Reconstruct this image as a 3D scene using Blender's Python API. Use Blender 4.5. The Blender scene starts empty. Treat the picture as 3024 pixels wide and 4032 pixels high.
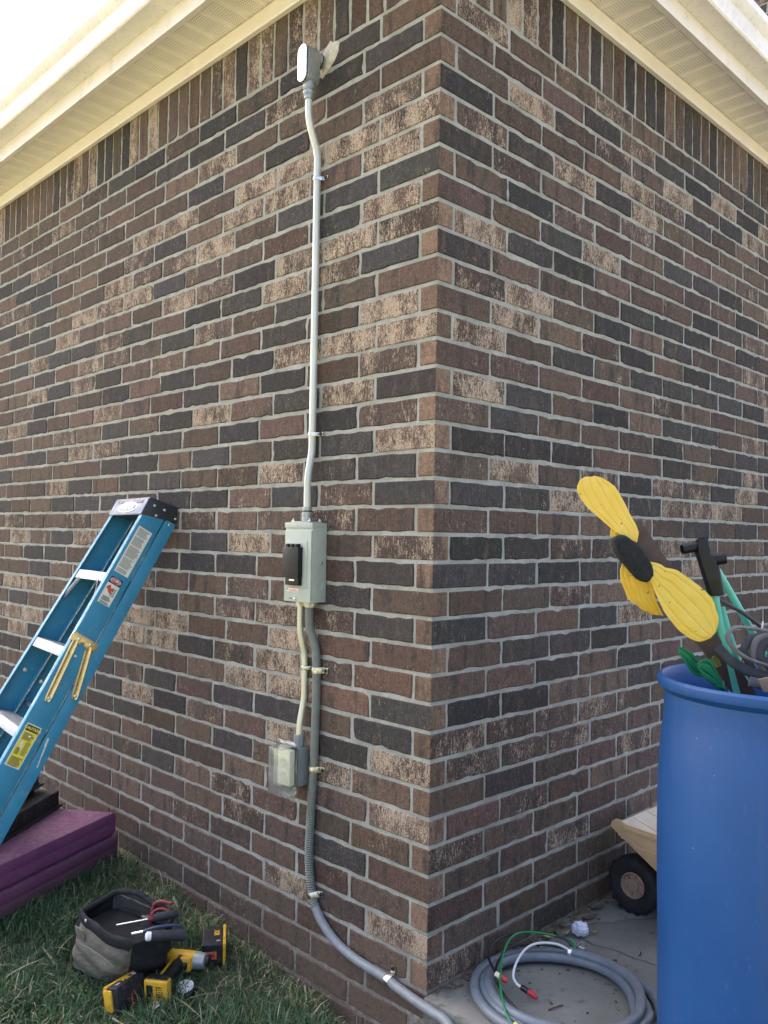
import bpy, bmesh, math, random
import numpy as np
from mathutils import Vector, Matrix
R = math.radians
scene = bpy.context.scene
col = scene.collection

# ------------------------------------------------------------------ camera
cd = bpy.data.cameras.new("camera")
cd.sensor_fit = 'VERTICAL'; cd.sensor_height = 36.0; cd.lens = 29.80
cd.clip_start = 0.02; cd.clip_end = 2000
cam = bpy.data.objects.new("camera", cd); col.objects.link(cam)
CAMP = Vector((1.594, -1.777, 1.265))
yaw, pitch, roll = R(-45.258), R(1.642), R(0.964)
fwd = Vector((math.sin(yaw)*math.cos(pitch), math.cos(yaw)*math.cos(pitch), math.sin(pitch)))
rt = Vector((math.cos(yaw), -math.sin(yaw), 0)); up = rt.cross(fwd)
rt2 = rt*math.cos(roll) + up*math.sin(roll); up2 = up*math.cos(roll) - rt*math.sin(roll)
M4 = Matrix((rt2, up2, -fwd)).transposed().to_4x4(); M4.translation = CAMP
cam.matrix_world = M4
scene.camera = cam

# ------------------------------------------------------------------ sky and sun
SUN = Vector((-0.80, 0.34, 0.74)).normalized()
world = bpy.data.worlds.new("World"); scene.world = world; world.use_nodes = True
wn = world.node_tree; bg = wn.nodes["Background"]
sky = wn.nodes.new("ShaderNodeTexSky"); sky.sky_type = 'NISHITA'; sky.sun_disc = False
sky.sun_elevation = math.asin(SUN.z); sky.sun_rotation = math.atan2(SUN.x, SUN.y)
sky.air_density = 0.5; sky.dust_density = 8.0; sky.ozone_density = 0.3; sky.altitude = 0
wn.links.new(sky.outputs[0], bg.inputs[0]); bg.inputs[1].default_value = 0.15
sd = bpy.data.lights.new("sun", 'SUN'); sd.energy = 5.0; sd.angle = R(0.53); sd.color = (1.0, 0.95, 0.87)
sun = bpy.data.objects.new("sun", sd); col.objects.link(sun)
sun.rotation_euler = SUN.to_track_quat('Z', 'Y').to_euler()
vs = scene.view_settings
vs.view_transform = 'Standard'; vs.look = 'None'; vs.gamma = 1.0; vs.use_curve_mapping = False
vs.exposure = 2.95
scene.cycles.max_bounces = 10

# ------------------------------------------------------------------ mesh helpers
def wloc(o):
    v = Vector((0, 0, 0))
    while o is not None:
        v += o.location; o = o.parent
    return v
def props(o, label=None, cat=None, group=None, kind=None):
    if label: o["label"] = label
    if cat: o["category"] = cat
    if group: o["group"] = group
    if kind: o["kind"] = kind
    return o
def thing(name, label, cat, loc, group=None):
    o = bpy.data.objects.new(name, None); col.objects.link(o)
    o.location = loc; o.empty_display_size = 0.05
    return props(o, label, cat, group)
def V(*a): return Vector(a)
def frame(o, a, b, c):
    o, a, b, c = Vector(o), Vector(a), Vector(b), Vector(c)
    return lambda x, y, z=0.0: o + a*x + b*y + c*z
def catmull(pts, n=8):
    P = [Vector(p) for p in pts]; P = [P[0]*2-P[1]] + P + [P[-1]*2-P[-2]]; out = []
    for i in range(1, len(P)-2):
        for k in range(n):
            t = k/n; a, b, c, d = P[i-1], P[i], P[i+1], P[i+2]
            out.append(0.5*((2*b)+(c-a)*t+(2*a-5*b+4*c-d)*t*t+(3*b-a-3*c+d)*t**3))
    out.append(P[-2]); return out
def resample(pts, n):
    P = [Vector(p) for p in pts]; L = [0]
    for a, b in zip(P, P[1:]): L.append(L[-1]+(b-a).length)
    out = []
    for i in range(n):
        s = L[-1]*i/(n-1); j = 0
        while j < len(L)-2 and L[j+1] < s: j += 1
        t = (s-L[j])/max(1e-9, L[j+1]-L[j]); out.append(P[j].lerp(P[j+1], min(1, max(0, t))))
    return out

class MB:
    def __init__(s): s.v = []; s.f = []; s.mi = []; s.cur = 0
    def add(s, verts, faces):
        k = len(s.v); s.v += [Vector(p) for p in verts]
        s.f += [[i+k for i in f] for f in faces]; s.mi += [s.cur]*len(faces); return s
    def obox(s, c, ax, ay, az):
        c, ax, ay, az = Vector(c), Vector(ax), Vector(ay), Vector(az)
        p = [c+ax*i+ay*j+az*k for k in (-1, 1) for j in (-1, 1) for i in (-1, 1)]
        return s.add(p, [(0, 2, 3, 1), (4, 5, 7, 6), (0, 1, 5, 4), (2, 6, 7, 3), (0, 4, 6, 2), (1, 3, 7, 5)])
    def box(s, x0, x1, y0, y1, z0, z1):
        return s.obox(((x0+x1)/2, (y0+y1)/2, (z0+z1)/2), ((x1-x0)/2, 0, 0), (0, (y1-y0)/2, 0), (0, 0, (z1-z0)/2))
    def hexa(s, p):      # 8 points: 4 of one face in order, 4 of the opposite face in the same order
        return s.add(p, [(0, 1, 2, 3), (7, 6, 5, 4), (0, 4, 5, 1), (1, 5, 6, 2), (2, 6, 7, 3), (3, 7, 4, 0)])
    def tube(s, pts, r, n=12, flat=1.0, upv=(0, 0, 1), caps=True):
        P = [Vector(p) for p in pts]; m = len(P); rf = r if callable(r) else (lambda i: r)
        T = [(P[min(i+1, m-1)]-P[max(i-1, 0)]).normalized() for i in range(m)]
        N = Vector(upv) - T[0]*Vector(upv).dot(T[0])
        if N.length < 1e-4: N = Vector((1, 0, 0)) - T[0]*T[0].x
        N.normalize(); vs_ = []; fs = []
        for i in range(m):
            N = N - T[i]*N.dot(T[i]); N.normalize(); Bn = T[i].cross(N)
            for k in range(n):
                a = 2*math.pi*k/n; vs_.append(P[i] + N*(rf(i)*math.cos(a)) + Bn*(rf(i)*flat*math.sin(a)))
        for i in range(m-1):
            for k in range(n):
                fs.append((i*n+k, i*n+(k+1) % n, (i+1)*n+(k+1) % n, (i+1)*n+k))
        if caps: fs += [tuple(range(n-1, -1, -1)), tuple(range((m-1)*n, m*n))]
        return s.add(vs_, fs)
    def lathe(s, o, axis, prof, n=24, closed=False):
        o, axis = Vector(o), Vector(axis).normalized()
        e = Vector((0, 0, 1)) if abs(axis.z) < .9 else Vector((1, 0, 0))
        a = (e - axis*e.dot(axis)).normalized(); b = axis.cross(a); vs_ = []; fs = []
        for (r, h) in prof:
            for k in range(n):
                t = 2*math.pi*k/n; vs_.append(o+axis*h+(a*math.cos(t)+b*math.sin(t))*r)
        m = len(prof)
        for i in range(m-1+(1 if closed else 0)):
            j = (i+1) % m
            for k in range(n):
                fs.append((i*n+k, i*n+(k+1) % n, j*n+(k+1) % n, j*n+k))
        if not closed: fs += [tuple(range(n-1, -1, -1)), tuple(range((m-1)*n, m*n))]
        return s.add(vs_, fs)
    def prism(s, pts, d):
        P = [Vector(p) for p in pts]; n = len(P); d = Vector(d)
        return s.add(P+[p+d for p in P], [tuple(range(n-1, -1, -1)), tuple(range(n, 2*n))] +
                     [(i, (i+1) % n, n+(i+1) % n, n+i) for i in range(n)])
    def sheet(s, rows, th):                                  # grid of points -> thin solid sheet
        n, m = len(rows), len(rows[0]); nor = []
        for i in range(n):
            for j in range(m):
                a = rows[min(i+1, n-1)][j]-rows[max(i-1, 0)][j]; b = rows[i][min(j+1, m-1)]-rows[i][max(j-1, 0)]
                c = a.cross(b); nor.append(c.normalized() if c.length > 1e-9 else Vector((0, 0, 1)))
        A = [rows[i][j]+nor[i*m+j]*th/2 for i in range(n) for j in range(m)]
        B = [rows[i][j]-nor[i*m+j]*th/2 for i in range(n) for j in range(m)]
        k = n*m; fs = []
        for i in range(n-1):
            for j in range(m-1):
                q = (i*m+j, i*m+j+1, (i+1)*m+j+1, (i+1)*m+j); fs += [q, tuple(x+k for x in reversed(q))]
        for i in range(n-1):
            for j in (0, m-1): fs.append((i*m+j, (i+1)*m+j, (i+1)*m+j+k, i*m+j+k))
        for j in range(m-1):
            for i in (0, n-1): fs.append((i*m+j, i*m+j+1, i*m+j+1+k, i*m+j+k))
        return s.add(A+B, fs)
    def build(s, name, mat, parent=None, label=None, bevel=0, seg=2, smooth=True, ang=35, attr=None, sub=0, kind=None):
        c = Vector((0, 0, 0))
        if s.v:
            mn = Vector([min(v[i] for v in s.v) for i in range(3)]); mx = Vector([max(v[i] for v in s.v) for i in range(3)])
            c = Vector(((mn.x+mx.x)/2, (mn.y+mx.y)/2, mn.z))
        me = bpy.data.meshes.new(name)
        me.from_pydata([v-c for v in s.v], [], s.f)
        mats = mat if isinstance(mat, (list, tuple)) else [mat]
        for m in mats: me.materials.append(m)
        if any(s.mi): me.polygons.foreach_set("material_index", s.mi)
        bm = bmesh.new(); bm.from_mesh(me)
        if attr is None: bmesh.ops.recalc_face_normals(bm, faces=bm.faces)
        if bevel:
            es = [e for e in bm.edges if len(e.link_faces) == 2 and e.calc_face_angle(0) > R(32)]
            bmesh.ops.bevel(bm, geom=es, offset=bevel, segments=seg, profile=0.6, affect='EDGES', clamp_overlap=True)
        bm.to_mesh(me); bm.free()
        if attr:
            for nm, tp, data in attr:
                at = me.attributes.new(nm, tp, 'FACE')
                at.data.foreach_set('color' if tp == 'FLOAT_COLOR' else 'value', data)
        if smooth:
            me.shade_smooth(); me.set_sharp_from_angle(angle=R(ang))
        o = bpy.data.objects.new(name, me); col.objects.link(o)
        if parent is not None: o.parent = parent
        o.location = c - (wloc(parent) if parent is not None else Vector((0, 0, 0)))
        if sub:
            md = o.modifiers.new("sub", 'SUBSURF'); md.levels = sub; md.render_levels = sub
        if label: o["label"] = label
        if kind: o["kind"] = kind
        return o

def text_mesh(name, body, size, o, ax, ay, mat, parent, depth=0.0004, bold=0.0, align='CENTER'):
    cu = bpy.data.curves.new(name, 'FONT'); cu.body = body; cu.size = size; cu.extrude = depth; cu.offset = bold
    cu.align_x = align; cu.align_y = 'CENTER'
    t = bpy.data.objects.new(name, cu); col.objects.link(t)
    me = bpy.data.meshes.new_from_object(t.evaluated_get(bpy.context.evaluated_depsgraph_get()))
    bpy.data.objects.remove(t); bpy.data.curves.remove(cu)
    ax, ay = Vector(ax).normalized(), Vector(ay).normalized(); az = ax.cross(ay)
    me.transform(Matrix((ax, ay, az)).transposed().to_4x4()); me.name = name
    me.materials.clear(); me.materials.append(mat)
    ob = bpy.data.objects.new(name, me); col.objects.link(ob); ob.parent = parent
    ob.location = Vector(o) - wloc(parent); return ob

# ------------------------------------------------------------------ materials
MATS = {}
class NT:
    def __init__(s, name):
        s.m = bpy.data.materials.new(name); s.m.use_nodes = True; s.t = s.m.node_tree
        s.b = s.t.nodes["Principled BSDF"]; s.out = s.t.nodes["Material Output"]
    def n(s, tp, **kw):
        nd = s.t.nodes.new("ShaderNode"+tp)
        for k, v in kw.items(): setattr(nd, k, v)
        return nd
    def l(s, a, b): s.t.links.new(a, b)
    def math(s, op, a, b=None, c=None, clamp=False):
        nd = s.n("Math", operation=op); nd.use_clamp = clamp
        for i, x in enumerate((a, b, c)):
            if x is None: continue
            if isinstance(x, (int, float)): nd.inputs[i].default_value = x
            else: s.l(x, nd.inputs[i])
        return nd.outputs[0]
    def vmath(s, op, a, b=None, scale=None):
        nd = s.n("VectorMath", operation=op)
        for i, x in enumerate((a, b)):
            if x is None: continue
            if isinstance(x, tuple): nd.inputs[i].default_value = x
            else: s.l(x, nd.inputs[i])
        if scale is not None:
            if isinstance(scale, (int, float)): nd.inputs['Scale'].default_value = scale
            else: s.l(scale, nd.inputs['Scale'])
        return nd.outputs[0]
    def noise(s, vec, scale=1.0, detail=3, rough=0.5):
        nd = s.n("TexNoise"); nd.inputs['Scale'].default_value = scale; nd.inputs['Detail'].default_value = detail
        nd.inputs['Roughness'].default_value = rough
        if vec is not None: s.l(vec, nd.inputs['Vector'])
        return nd.outputs['Fac']
    def mix(s, f, a, b, mode='MIX'):
        nd = s.n("Mix", data_type='RGBA', blend_type=mode)
        for sock, x in ((nd.inputs[0], f), (nd.inputs[6], a), (nd.inputs[7], b)):
            if isinstance(x, (int, float)): sock.default_value = x
            elif isinstance(x, tuple): sock.default_value = x if len(x) == 4 else (*x, 1)
            else: s.l(x, sock)
        return nd.outputs[2]
    def rng(s, x, a, b, c, d):
        nd = s.n("MapRange"); nd.clamp = True
        for i, q in enumerate((x, a, b, c, d)):
            if isinstance(q, (int, float)): nd.inputs[i].default_value = q
            else: s.l(q, nd.inputs[i])
        return nd.outputs[0]
    def pos(s): return s.n("NewGeometry").outputs['Position']
    def bump(s, h, strength=0.3, dist=0.002):
        nd = s.n("Bump"); nd.inputs['Strength'].default_value = strength; nd.inputs['Distance'].default_value = dist
        s.l(h, nd.inputs['Height']); s.l(nd.outputs[0], s.b.inputs['Normal'])
    def set(s, **kw):
        names = dict(color='Base Color', rough='Roughness', metal='Metallic', spec='Specular IOR Level', trans='Transmission Weight', ior='IOR', sss='Subsurface Weight', coat='Coat Weight')
        for k, v in kw.items():
            sk = s.b.inputs[names[k]]
            if isinstance(v, (int, float)): sk.default_value = v
            elif isinstance(v, tuple): sk.default_value = (*v, 1) if len(v) == 3 else v
            else: s.l(v, sk)
def mat(name, c, rough=0.5, metal=0.0, var=0.18, vscale=30, bump=0.15, bscale=180, bdist=0.001, dirt=None, dirt_amt=0.0, dscale=25, spec=None, stretch=None):
    t = NT(name); p = t.pos()
    q = t.vmath('MULTIPLY', p, stretch) if stretch else p
    nz = t.noise(q, vscale, 4); c = tuple(c)
    k = t.rng(nz, 0.3, 0.7, 1-var, 1+var)
    cc = t.vmath('SCALE', t.mix(0.0, c, c), None, k)
    if dirt:
        d = t.rng(t.noise(p, dscale, 5, 0.65), 0.62-dirt_amt*0.3, 0.75-dirt_amt*0.2, 0, min(1, dirt_amt*1.6)); cc = t.mix(d, cc, tuple(dirt))
    t.set(color=cc, metal=metal)
    t.set(rough=t.rng(t.noise(p, vscale*2.3, 3), 0.3, 0.7, max(0.03, rough-0.1), min(1, rough+0.1)))
    if spec is not None: t.set(spec=spec)
    if bump: t.bump(t.noise(p, bscale, 3), bump, bdist)
    MATS[name] = t.m; return t.m

def brick_mat():
    t = NT("brick"); p = t.pos()
    at = t.n("Attribute", attribute_name="tone"); pale = t.n("Attribute", attribute_name="pale").outputs['Fac']
    seed = t.n("Attribute", attribute_name="seed").outputs['Fac']
    off = t.n("CombineXYZ"); t.l(seed, off.inputs[0]); t.l(seed, off.inputs[2])
    q = t.vmath('ADD', p, off.outputs[0])
    streak = t.noise(t.vmath('MULTIPLY', q, (150, 150, 48)), 1, 4, 0.68)
    fine = t.noise(t.vmath('MULTIPLY', q, (330, 330, 190)), 1, 2, 0.65)
    blotch = t.noise(t.vmath('MULTIPLY', q, (16, 16, 9)), 1, 3, 0.6); cloud = t.noise(q, 55, 4, 0.6)
    band = t.noise(t.vmath('MULTIPLY', q, (21, 21, 5)), 1, 3, 0.55); band2 = t.noise(t.vmath('MULTIPLY', q, (33, 33, 12)), 1, 4, 0.6)
    s = t.math('ADD', t.math('MULTIPLY', streak, 0.62), t.math('ADD', t.math('MULTIPLY', fine, 0.42), t.math('MULTIPLY', blotch, 0.62)))
    thr = t.rng(pale, 0, 1, 1.08, 0.765)
    fac = t.math('MULTIPLY', t.rng(t.math('SUBTRACT', s, thr), -0.03, 0.13, 0, 1), 0.92)
    k = t.math('MULTIPLY', t.rng(cloud, 0.3, 0.7, 0.82, 1.2), t.math('MULTIPLY', t.rng(fine, 0.32, 0.68, 0.6, 1.42), t.rng(streak, 0.3, 0.7, 0.7, 1.28)))
    tn = at.outputs['Color']
    tn = t.mix(t.rng(band, 0.52, 0.66, 0, 0.72), tn, (0.056, 0.049, 0.044))          # kiln flashing: dark and brown zones in one brick
    tn = t.mix(t.rng(band2, 0.55, 0.68, 0, 0.6), tn, (0.155, 0.105, 0.073))
    base = t.vmath('SCALE', tn, None, t.math('MULTIPLY', k, 0.70))
    pc = t.mix(t.rng(fine, 0.3, 0.7, 0, 1), (0.23, 0.160, 0.110), (0.56, 0.445, 0.315))
    c = t.mix(fac, base, pc)
    scr = t.rng(t.noise(t.vmath('MULTIPLY', q, (75, 75, 30)), 1, 5, 0.75), 0.635, 0.68, 0, 0.75)
    c = t.mix(scr, c, (0.035, 0.03, 0.03))
    fl = t.rng(t.noise(q, 190, 2), 0.70, 0.76, 0, 0.7)
    c = t.mix(fl, c, (0.5, 0.47, 0.42))
    red = t.rng(t.noise(q, 26, 2), 0.74, 0.77, 0, 0.7); c = t.mix(red, c, (0.26, 0.10, 0.07))
    z = t.n("SeparateXYZ"); t.l(p, z.inputs[0])
    soil = t.math('MULTIPLY', t.rng(z.outputs[2], 0.16, -0.16, 0, 0.85), t.rng(cloud, 0.35, 0.6, 0.1, 1))
    c = t.mix(soil, c, (0.115, 0.085, 0.06))
    t.set(color=c, rough=0.88, spec=0.25)
    t.bump(t.math('ADD', t.math('ADD', streak, t.math('MULTIPLY', fine, 0.7)), t.math('MULTIPLY', cloud, 1.2)), 0.6, 0.0028)
    return t.m
def mortar_mat():
    t = NT("mortar"); p = t.pos()
    a = t.noise(p, 9, 4); b = t.noise(p, 260, 3, 0.7); d = t.noise(p, 60, 4, 0.65)
    c = t.mix(t.rng(a, 0.35, 0.65, 0, 1), (0.28, 0.282, 0.235), (0.41, 0.41, 0.35))
    c = t.mix(t.rng(d, 0.5, 0.7, 0, 0.6), c, (0.24, 0.225, 0.19)); c = t.mix(t.rng(t.noise(p, 24, 3), 0.58, 0.7, 0, 0.5), c, (0.47, 0.47, 0.41))
    z = t.n("SeparateXYZ"); t.l(p, z.inputs[0])
    soil = t.math('MULTIPLY', t.rng(z.outputs[2], 0.14, -0.15, 0, 0.9), t.rng(d, 0.3, 0.55, 0.3, 1))
    c = t.mix(soil, c, (0.15, 0.105, 0.066))
    c = t.mix(t.rng(b, 0.3, 0.7, 0, 0.22), c, (0.2, 0.19, 0.17))
    t.set(color=c, rough=0.92, spec=0.2)
    t.bump(t.math('ADD', t.math('MULTIPLY', b, 0.7), d), 0.8, 0.004)
    return t.m
M_BRICK, M_MORTAR = brick_mat(), mortar_mat()
def soffit_mat():
    t = NT("vented soffit vinyl"); p = t.pos()
    side = t.n("Attribute", attribute_name="vent").outputs['Fac']
    sc = t.vmath('SCALE', p, None, 1/0.0105)
    fr = t.vmath('SUBTRACT', t.vmath('FRACTION', sc), (0.5, 0.5, 0.5))
    s = t.n("SeparateXYZ"); t.l(fr, s.inputs[0])
    d = t.math('SQRT', t.math('ADD', t.math('POWER', s.outputs[0], 2), t.math('POWER', s.outputs[1], 2)))
    hole = t.math('MULTIPLY', t.math('LESS_THAN', d, 0.2), side)
    nz = t.noise(p, 14, 4)
    c = t.mix(t.rng(nz, 0.3, 0.7, 0, 1), (0.78, 0.72, 0.64), (0.83, 0.775, 0.695))
    c = t.mix(t.math('MULTIPLY', hole, 0.85), c, (0.06, 0.05, 0.035))
    t.set(color=c, rough=0.45); t.bump(t.noise(p, 45, 2), 0.06, 0.002)
    return t.m
M_SOFFIT = soffit_mat()
M_TRIM = mat("cream painted trim", (0.82, 0.755, 0.675), 0.42, var=0.05, vscale=6, bump=0.06, bscale=60)
M_FASCIA = mat("cream aluminium fascia", (0.82, 0.765, 0.71), 0.4, var=0.06, vscale=5, bump=0.05, bscale=30, dirt=(0.45, 0.38, 0.3), dirt_amt=0.2, dscale=12)
M_GUTTER = mat("weathered cream gutter", (0.80, 0.755, 0.70), 0.42, var=0.07, vscale=9, bump=0.06, bscale=40, dirt=(0.50, 0.47, 0.42), dirt_amt=0.30, dscale=55)
M_ROOF = mat("asphalt shingle", (0.05, 0.045, 0.042), 0.9, var=0.4, vscale=40, bump=0.4, bscale=120, bdist=0.01)

# ------------------------------------------------------------------ terrain
def gz(x): return -0.235 - 0.085*max(-2.4, min(0.05, x))
def build_ground():
    xs = sorted(set([-600, -200, -60, -25, -12, -8, -5, -4] + [round(-3.4+0.1*i, 3) for i in range(36)] + [0.3, 0.6, 1, 2, 3, 5, 10, 25, 60, 200, 600]))
    ys = sorted(set([-600, -200, -60, -25, -12, -8, -5, -3.5] + [round(-2.5+0.1*i, 3) for i in range(27)] + [0.3, 1, 3, 6, 12, 30, 100, 600]))
    rnd = random.Random(3); mb = MB(); vs_ = []
    for y in ys:
        for x in xs:
            n = (rnd.random()-.5)*0.012 if (-3.5 < x < 0.3 and -2.6 < y < -0.05) else 0
            vs_.append((x, y, gz(x)+n))
    nx = len(xs)
    mb.add(vs_, [(j*nx+i, j*nx+i+1, (j+1)*nx+i+1, (j+1)*nx+i) for j in range(len(ys)-1) for i in range(nx-1)])
    t = NT("lawn soil"); p = t.pos()
    a = t.noise(p, 3.0, 5, 0.6); b = t.noise(p, 60, 4, 0.7)
    c = t.mix(t.rng(b, 0.35, 0.65, 0, 1), (0.088, 0.088, 0.048), (0.145, 0.14, 0.085))
    c = t.mix(t.rng(a, 0.5, 0.7, 0, 0.5), c, (0.18, 0.155, 0.09))
    t.set(color=c, rough=0.95, spec=0.1); t.bump(b, 0.8, 0.02)
    o = mb.build("ground", t.m, ang=80); o["kind"] = "structure"
build_ground()
def build_slab():
    t = NT("stained concrete"); p = t.pos()
    a = t.noise(p, 3.5, 5, 0.6); b = t.noise(p, 45, 5, 0.7); g = t.noise(p, 320, 2, 0.6)
    c = t.mix(t.rng(a, 0.35, 0.65, 0, 1), (0.175, 0.175, 0.150), (0.25, 0.247, 0.212))
    c = t.mix(t.rng(b, 0.52, 0.72, 0, 0.6), c, (0.16, 0.15, 0.125))
    c = t.mix(t.rng(g, 0.3, 0.7, 0, 0.3), c, (0.15, 0.14, 0.12))
    st = t.rng(t.noise(p, 23, 5, 0.72), 0.585, 0.66, 0, 0.7); c = t.mix(st, c, (0.085, 0.075, 0.062))
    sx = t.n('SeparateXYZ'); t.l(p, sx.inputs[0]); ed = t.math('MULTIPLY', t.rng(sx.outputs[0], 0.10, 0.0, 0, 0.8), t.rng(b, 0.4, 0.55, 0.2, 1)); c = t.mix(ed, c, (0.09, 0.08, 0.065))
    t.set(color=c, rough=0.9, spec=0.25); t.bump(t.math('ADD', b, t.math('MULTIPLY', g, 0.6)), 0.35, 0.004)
    # three slabs separated by real recessed cracks / joints
    rnd = random.Random(9)
    def jag(a, b, n, amp):
        a, b = Vector((*a, 0)), Vector((*b, 0)); d = (b-a); nn = Vector((-d.y, d.x, 0)).normalized(); out = []
        for i in range(n+1):
            k = 0 if i in (0, n) else rnd.uniform(-amp, amp); out.append(a+d*i/n+nn*k)
        return out
    crackA = jag((0.004, 0.60), (0.19, 0.93), 9, 0.008) + jag((0.19, 0.93), (9.5, 3.1), 14, 0.015)[1:]
    crackB = jag((0.03, 0.55), (0.10, 0.60), 3, 0.006) + jag((0.10, 0.60), (0.37, 0.633), 10, 0.009)[1:] + jag((0.37, 0.633), (9.5, 1.2), 12, 0.012)[1:]
    root = props(bpy.data.objects.new("patio", None), kind="structure"); col.objects.link(root); root.location = (0.004, -0.02, 0)  # patio is extended out of view to bounce sunlight onto wall and soffit
    def slab(top):
        n = len(top); d = V(0, 0, -0.14)
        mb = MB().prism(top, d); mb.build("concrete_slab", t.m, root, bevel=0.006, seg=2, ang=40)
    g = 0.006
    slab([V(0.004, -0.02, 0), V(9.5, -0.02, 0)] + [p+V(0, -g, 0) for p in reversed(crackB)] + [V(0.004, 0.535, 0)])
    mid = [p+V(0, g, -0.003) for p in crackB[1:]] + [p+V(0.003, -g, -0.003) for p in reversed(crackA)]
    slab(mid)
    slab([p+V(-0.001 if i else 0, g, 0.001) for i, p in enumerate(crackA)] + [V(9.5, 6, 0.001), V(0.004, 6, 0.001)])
    t2 = mat("packed dirt in joint", (0.05, 0.045, 0.035), 0.95, var=0.4, vscale=80, bump=0.5, bscale=200)
    MB().box(0.004, 9.5, -0.01, 6, -0.16, -0.016).build("joint_filler", t2, root, smooth=False)
build_slab()

# ------------------------------------------------------------------ brick house
CP, BP, MJ, HD = 0.0796, 0.254, 0.0118, 0.0645
BL = BP-MJ; BH = CP-MJ
house = thing("brick_house", "brown brick house corner with cream eaves and gutters", "house", (0, 0, 0))
CLS_L = "-1:D2,4,6,7 M5|0:D1,2,4,5,6 M3,10|1:M8 P4|2:D3,5,12,13 M1 P11|3:P0,1,2,3,5,6 D10,11|4:D6,11 P1,3,4 M12|5:P4,7 D0,1,2,10,12|6:P1,7,8,9 D2,6,11,12|7:P1,2,5,9 M0 D3,10|8:D1,4,5,7,9,10,12 P2,3,11 M8|9:P8 M4,7 D2,5,10|10:P1,9,11 D3,8,10|11:M11 D3,5,7,10 P0,1,2|12:P8,12 M1,13 D3,5,11|13:M9 D0,2,5,7,12 P1,4|14:P9 M8 D2,4,6,11|15:D1,2,4,7,12 P0|16:P3,10 D1,2,7,9|17:D0,2,4,8,9 M1|18:M2,3,5|19:P3,8,11 M0,10 D4,9|20:D1,4,5,6,10|21:D1,10 M3|22:P11,12 D1,6 M2,3,4|23:P2,5,6 M9 D11 O1|24:P3,6,7,11,12 D5 M2,4 O1|25:P2,3,11 D0,10 O1|26:M7 D1,3,4,6,12|27:P0,2,6 D1,5,7|28:D4,7,8,12 P2|29:D5 P0|30:M4|31:M3 D1|33:P0,2 M4|34:M6,10|35:M3"
CLS_R = "-1:P1 D7,9|0:P7,9 D5,8|1:P2,6,9 M4 D8|2:D0,6 P4 M5|3:M1 P3,5 D4|4:D0 M1|5:D2,6,7,8 M3|6:D2 P3|7:P1 D2,3,7,8|8:D0,4,5,8|9:M1 P2,9 D4,6|10:P1 D4,6,7|11:P1 D5,6,7,8,9|12:M1,5 D9|13:P1 D2,4,6,7 M9|14:D1,5,8|15:D1,2,6,8 P9|16:P1,8 M3,5,6 D7|17:P3,6,7,8 D1,2,5|18:D6,8|19:D1,2 M3,4 P6|20:D0,1,2,3 P6 M9|22:D0,3 P4|23:D2,3,4|24:D2,4|25:D1,2,5|26:M0,1,2,3|27:M1,2,3,4|28:M4|34:M0"
SOL_L = {'P': [7, 10, 11, 13, 20, 22, 27, 29, 41], 'D': [5, 12, 23, 25, 26], 'M': [14]}
SOL_R = {'P': [4, 5], 'D': [7, 10, 13, 15, 19, 20, 22, 27]}
def parse(s):
    d = {}
    for row in s.split('|'):
        k, rest = row.split(':')
        for tok in rest.split(): 
            for j in tok[1:].split(','): d[(int(k), int(j))] = tok[0]
    return d
MAPL, MAPR = parse(CLS_L), parse(CLS_R)
rb = random.Random(41)
def tone(cls, far):
    j = lambda a: 1+rb.uniform(-a, a)
    if cls is None:
        cls = rb.choices(['B', 'B2', 'D', 'M', 'P'], [6, 2.2, 2.2 if far else 0.5, 1.2 if far else 0.8, 1.5 if far else 0])[0]
    v = rb.uniform(0.74, 1.3)
    if cls == 'B': c, p = (0.128*v*j(.08), 0.086*v*j(.05), 0.064*v*j(.08)), rb.uniform(0, 0.42)
    elif cls == 'B2': c, p = (0.160*v, 0.108*v, 0.077*v), rb.uniform(0, 0.35)
    elif cls == 'D': c, p = (0.066*v*j(.08), 0.057*v, 0.052*v*j(.1)), rb.uniform(0, 0.3)
    elif cls == 'M': c, p = (0.115*v, 0.079*v, 0.062*v), rb.uniform(0.45, 0.75)
    elif cls == 'O': c, p = (0.19*v, 0.112*v, 0.078*v), rb.uniform(0.05, 0.2)
    elif cls == 'E': c, p = (0.245*v, 0.158*v, 0.105*v), 0.0          # smooth brick end
    else: c, p = (0.15*v, 0.10*v, 0.074*v), rb.uniform(0.78, 1.0)
    return (*c, 1.0), p
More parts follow.
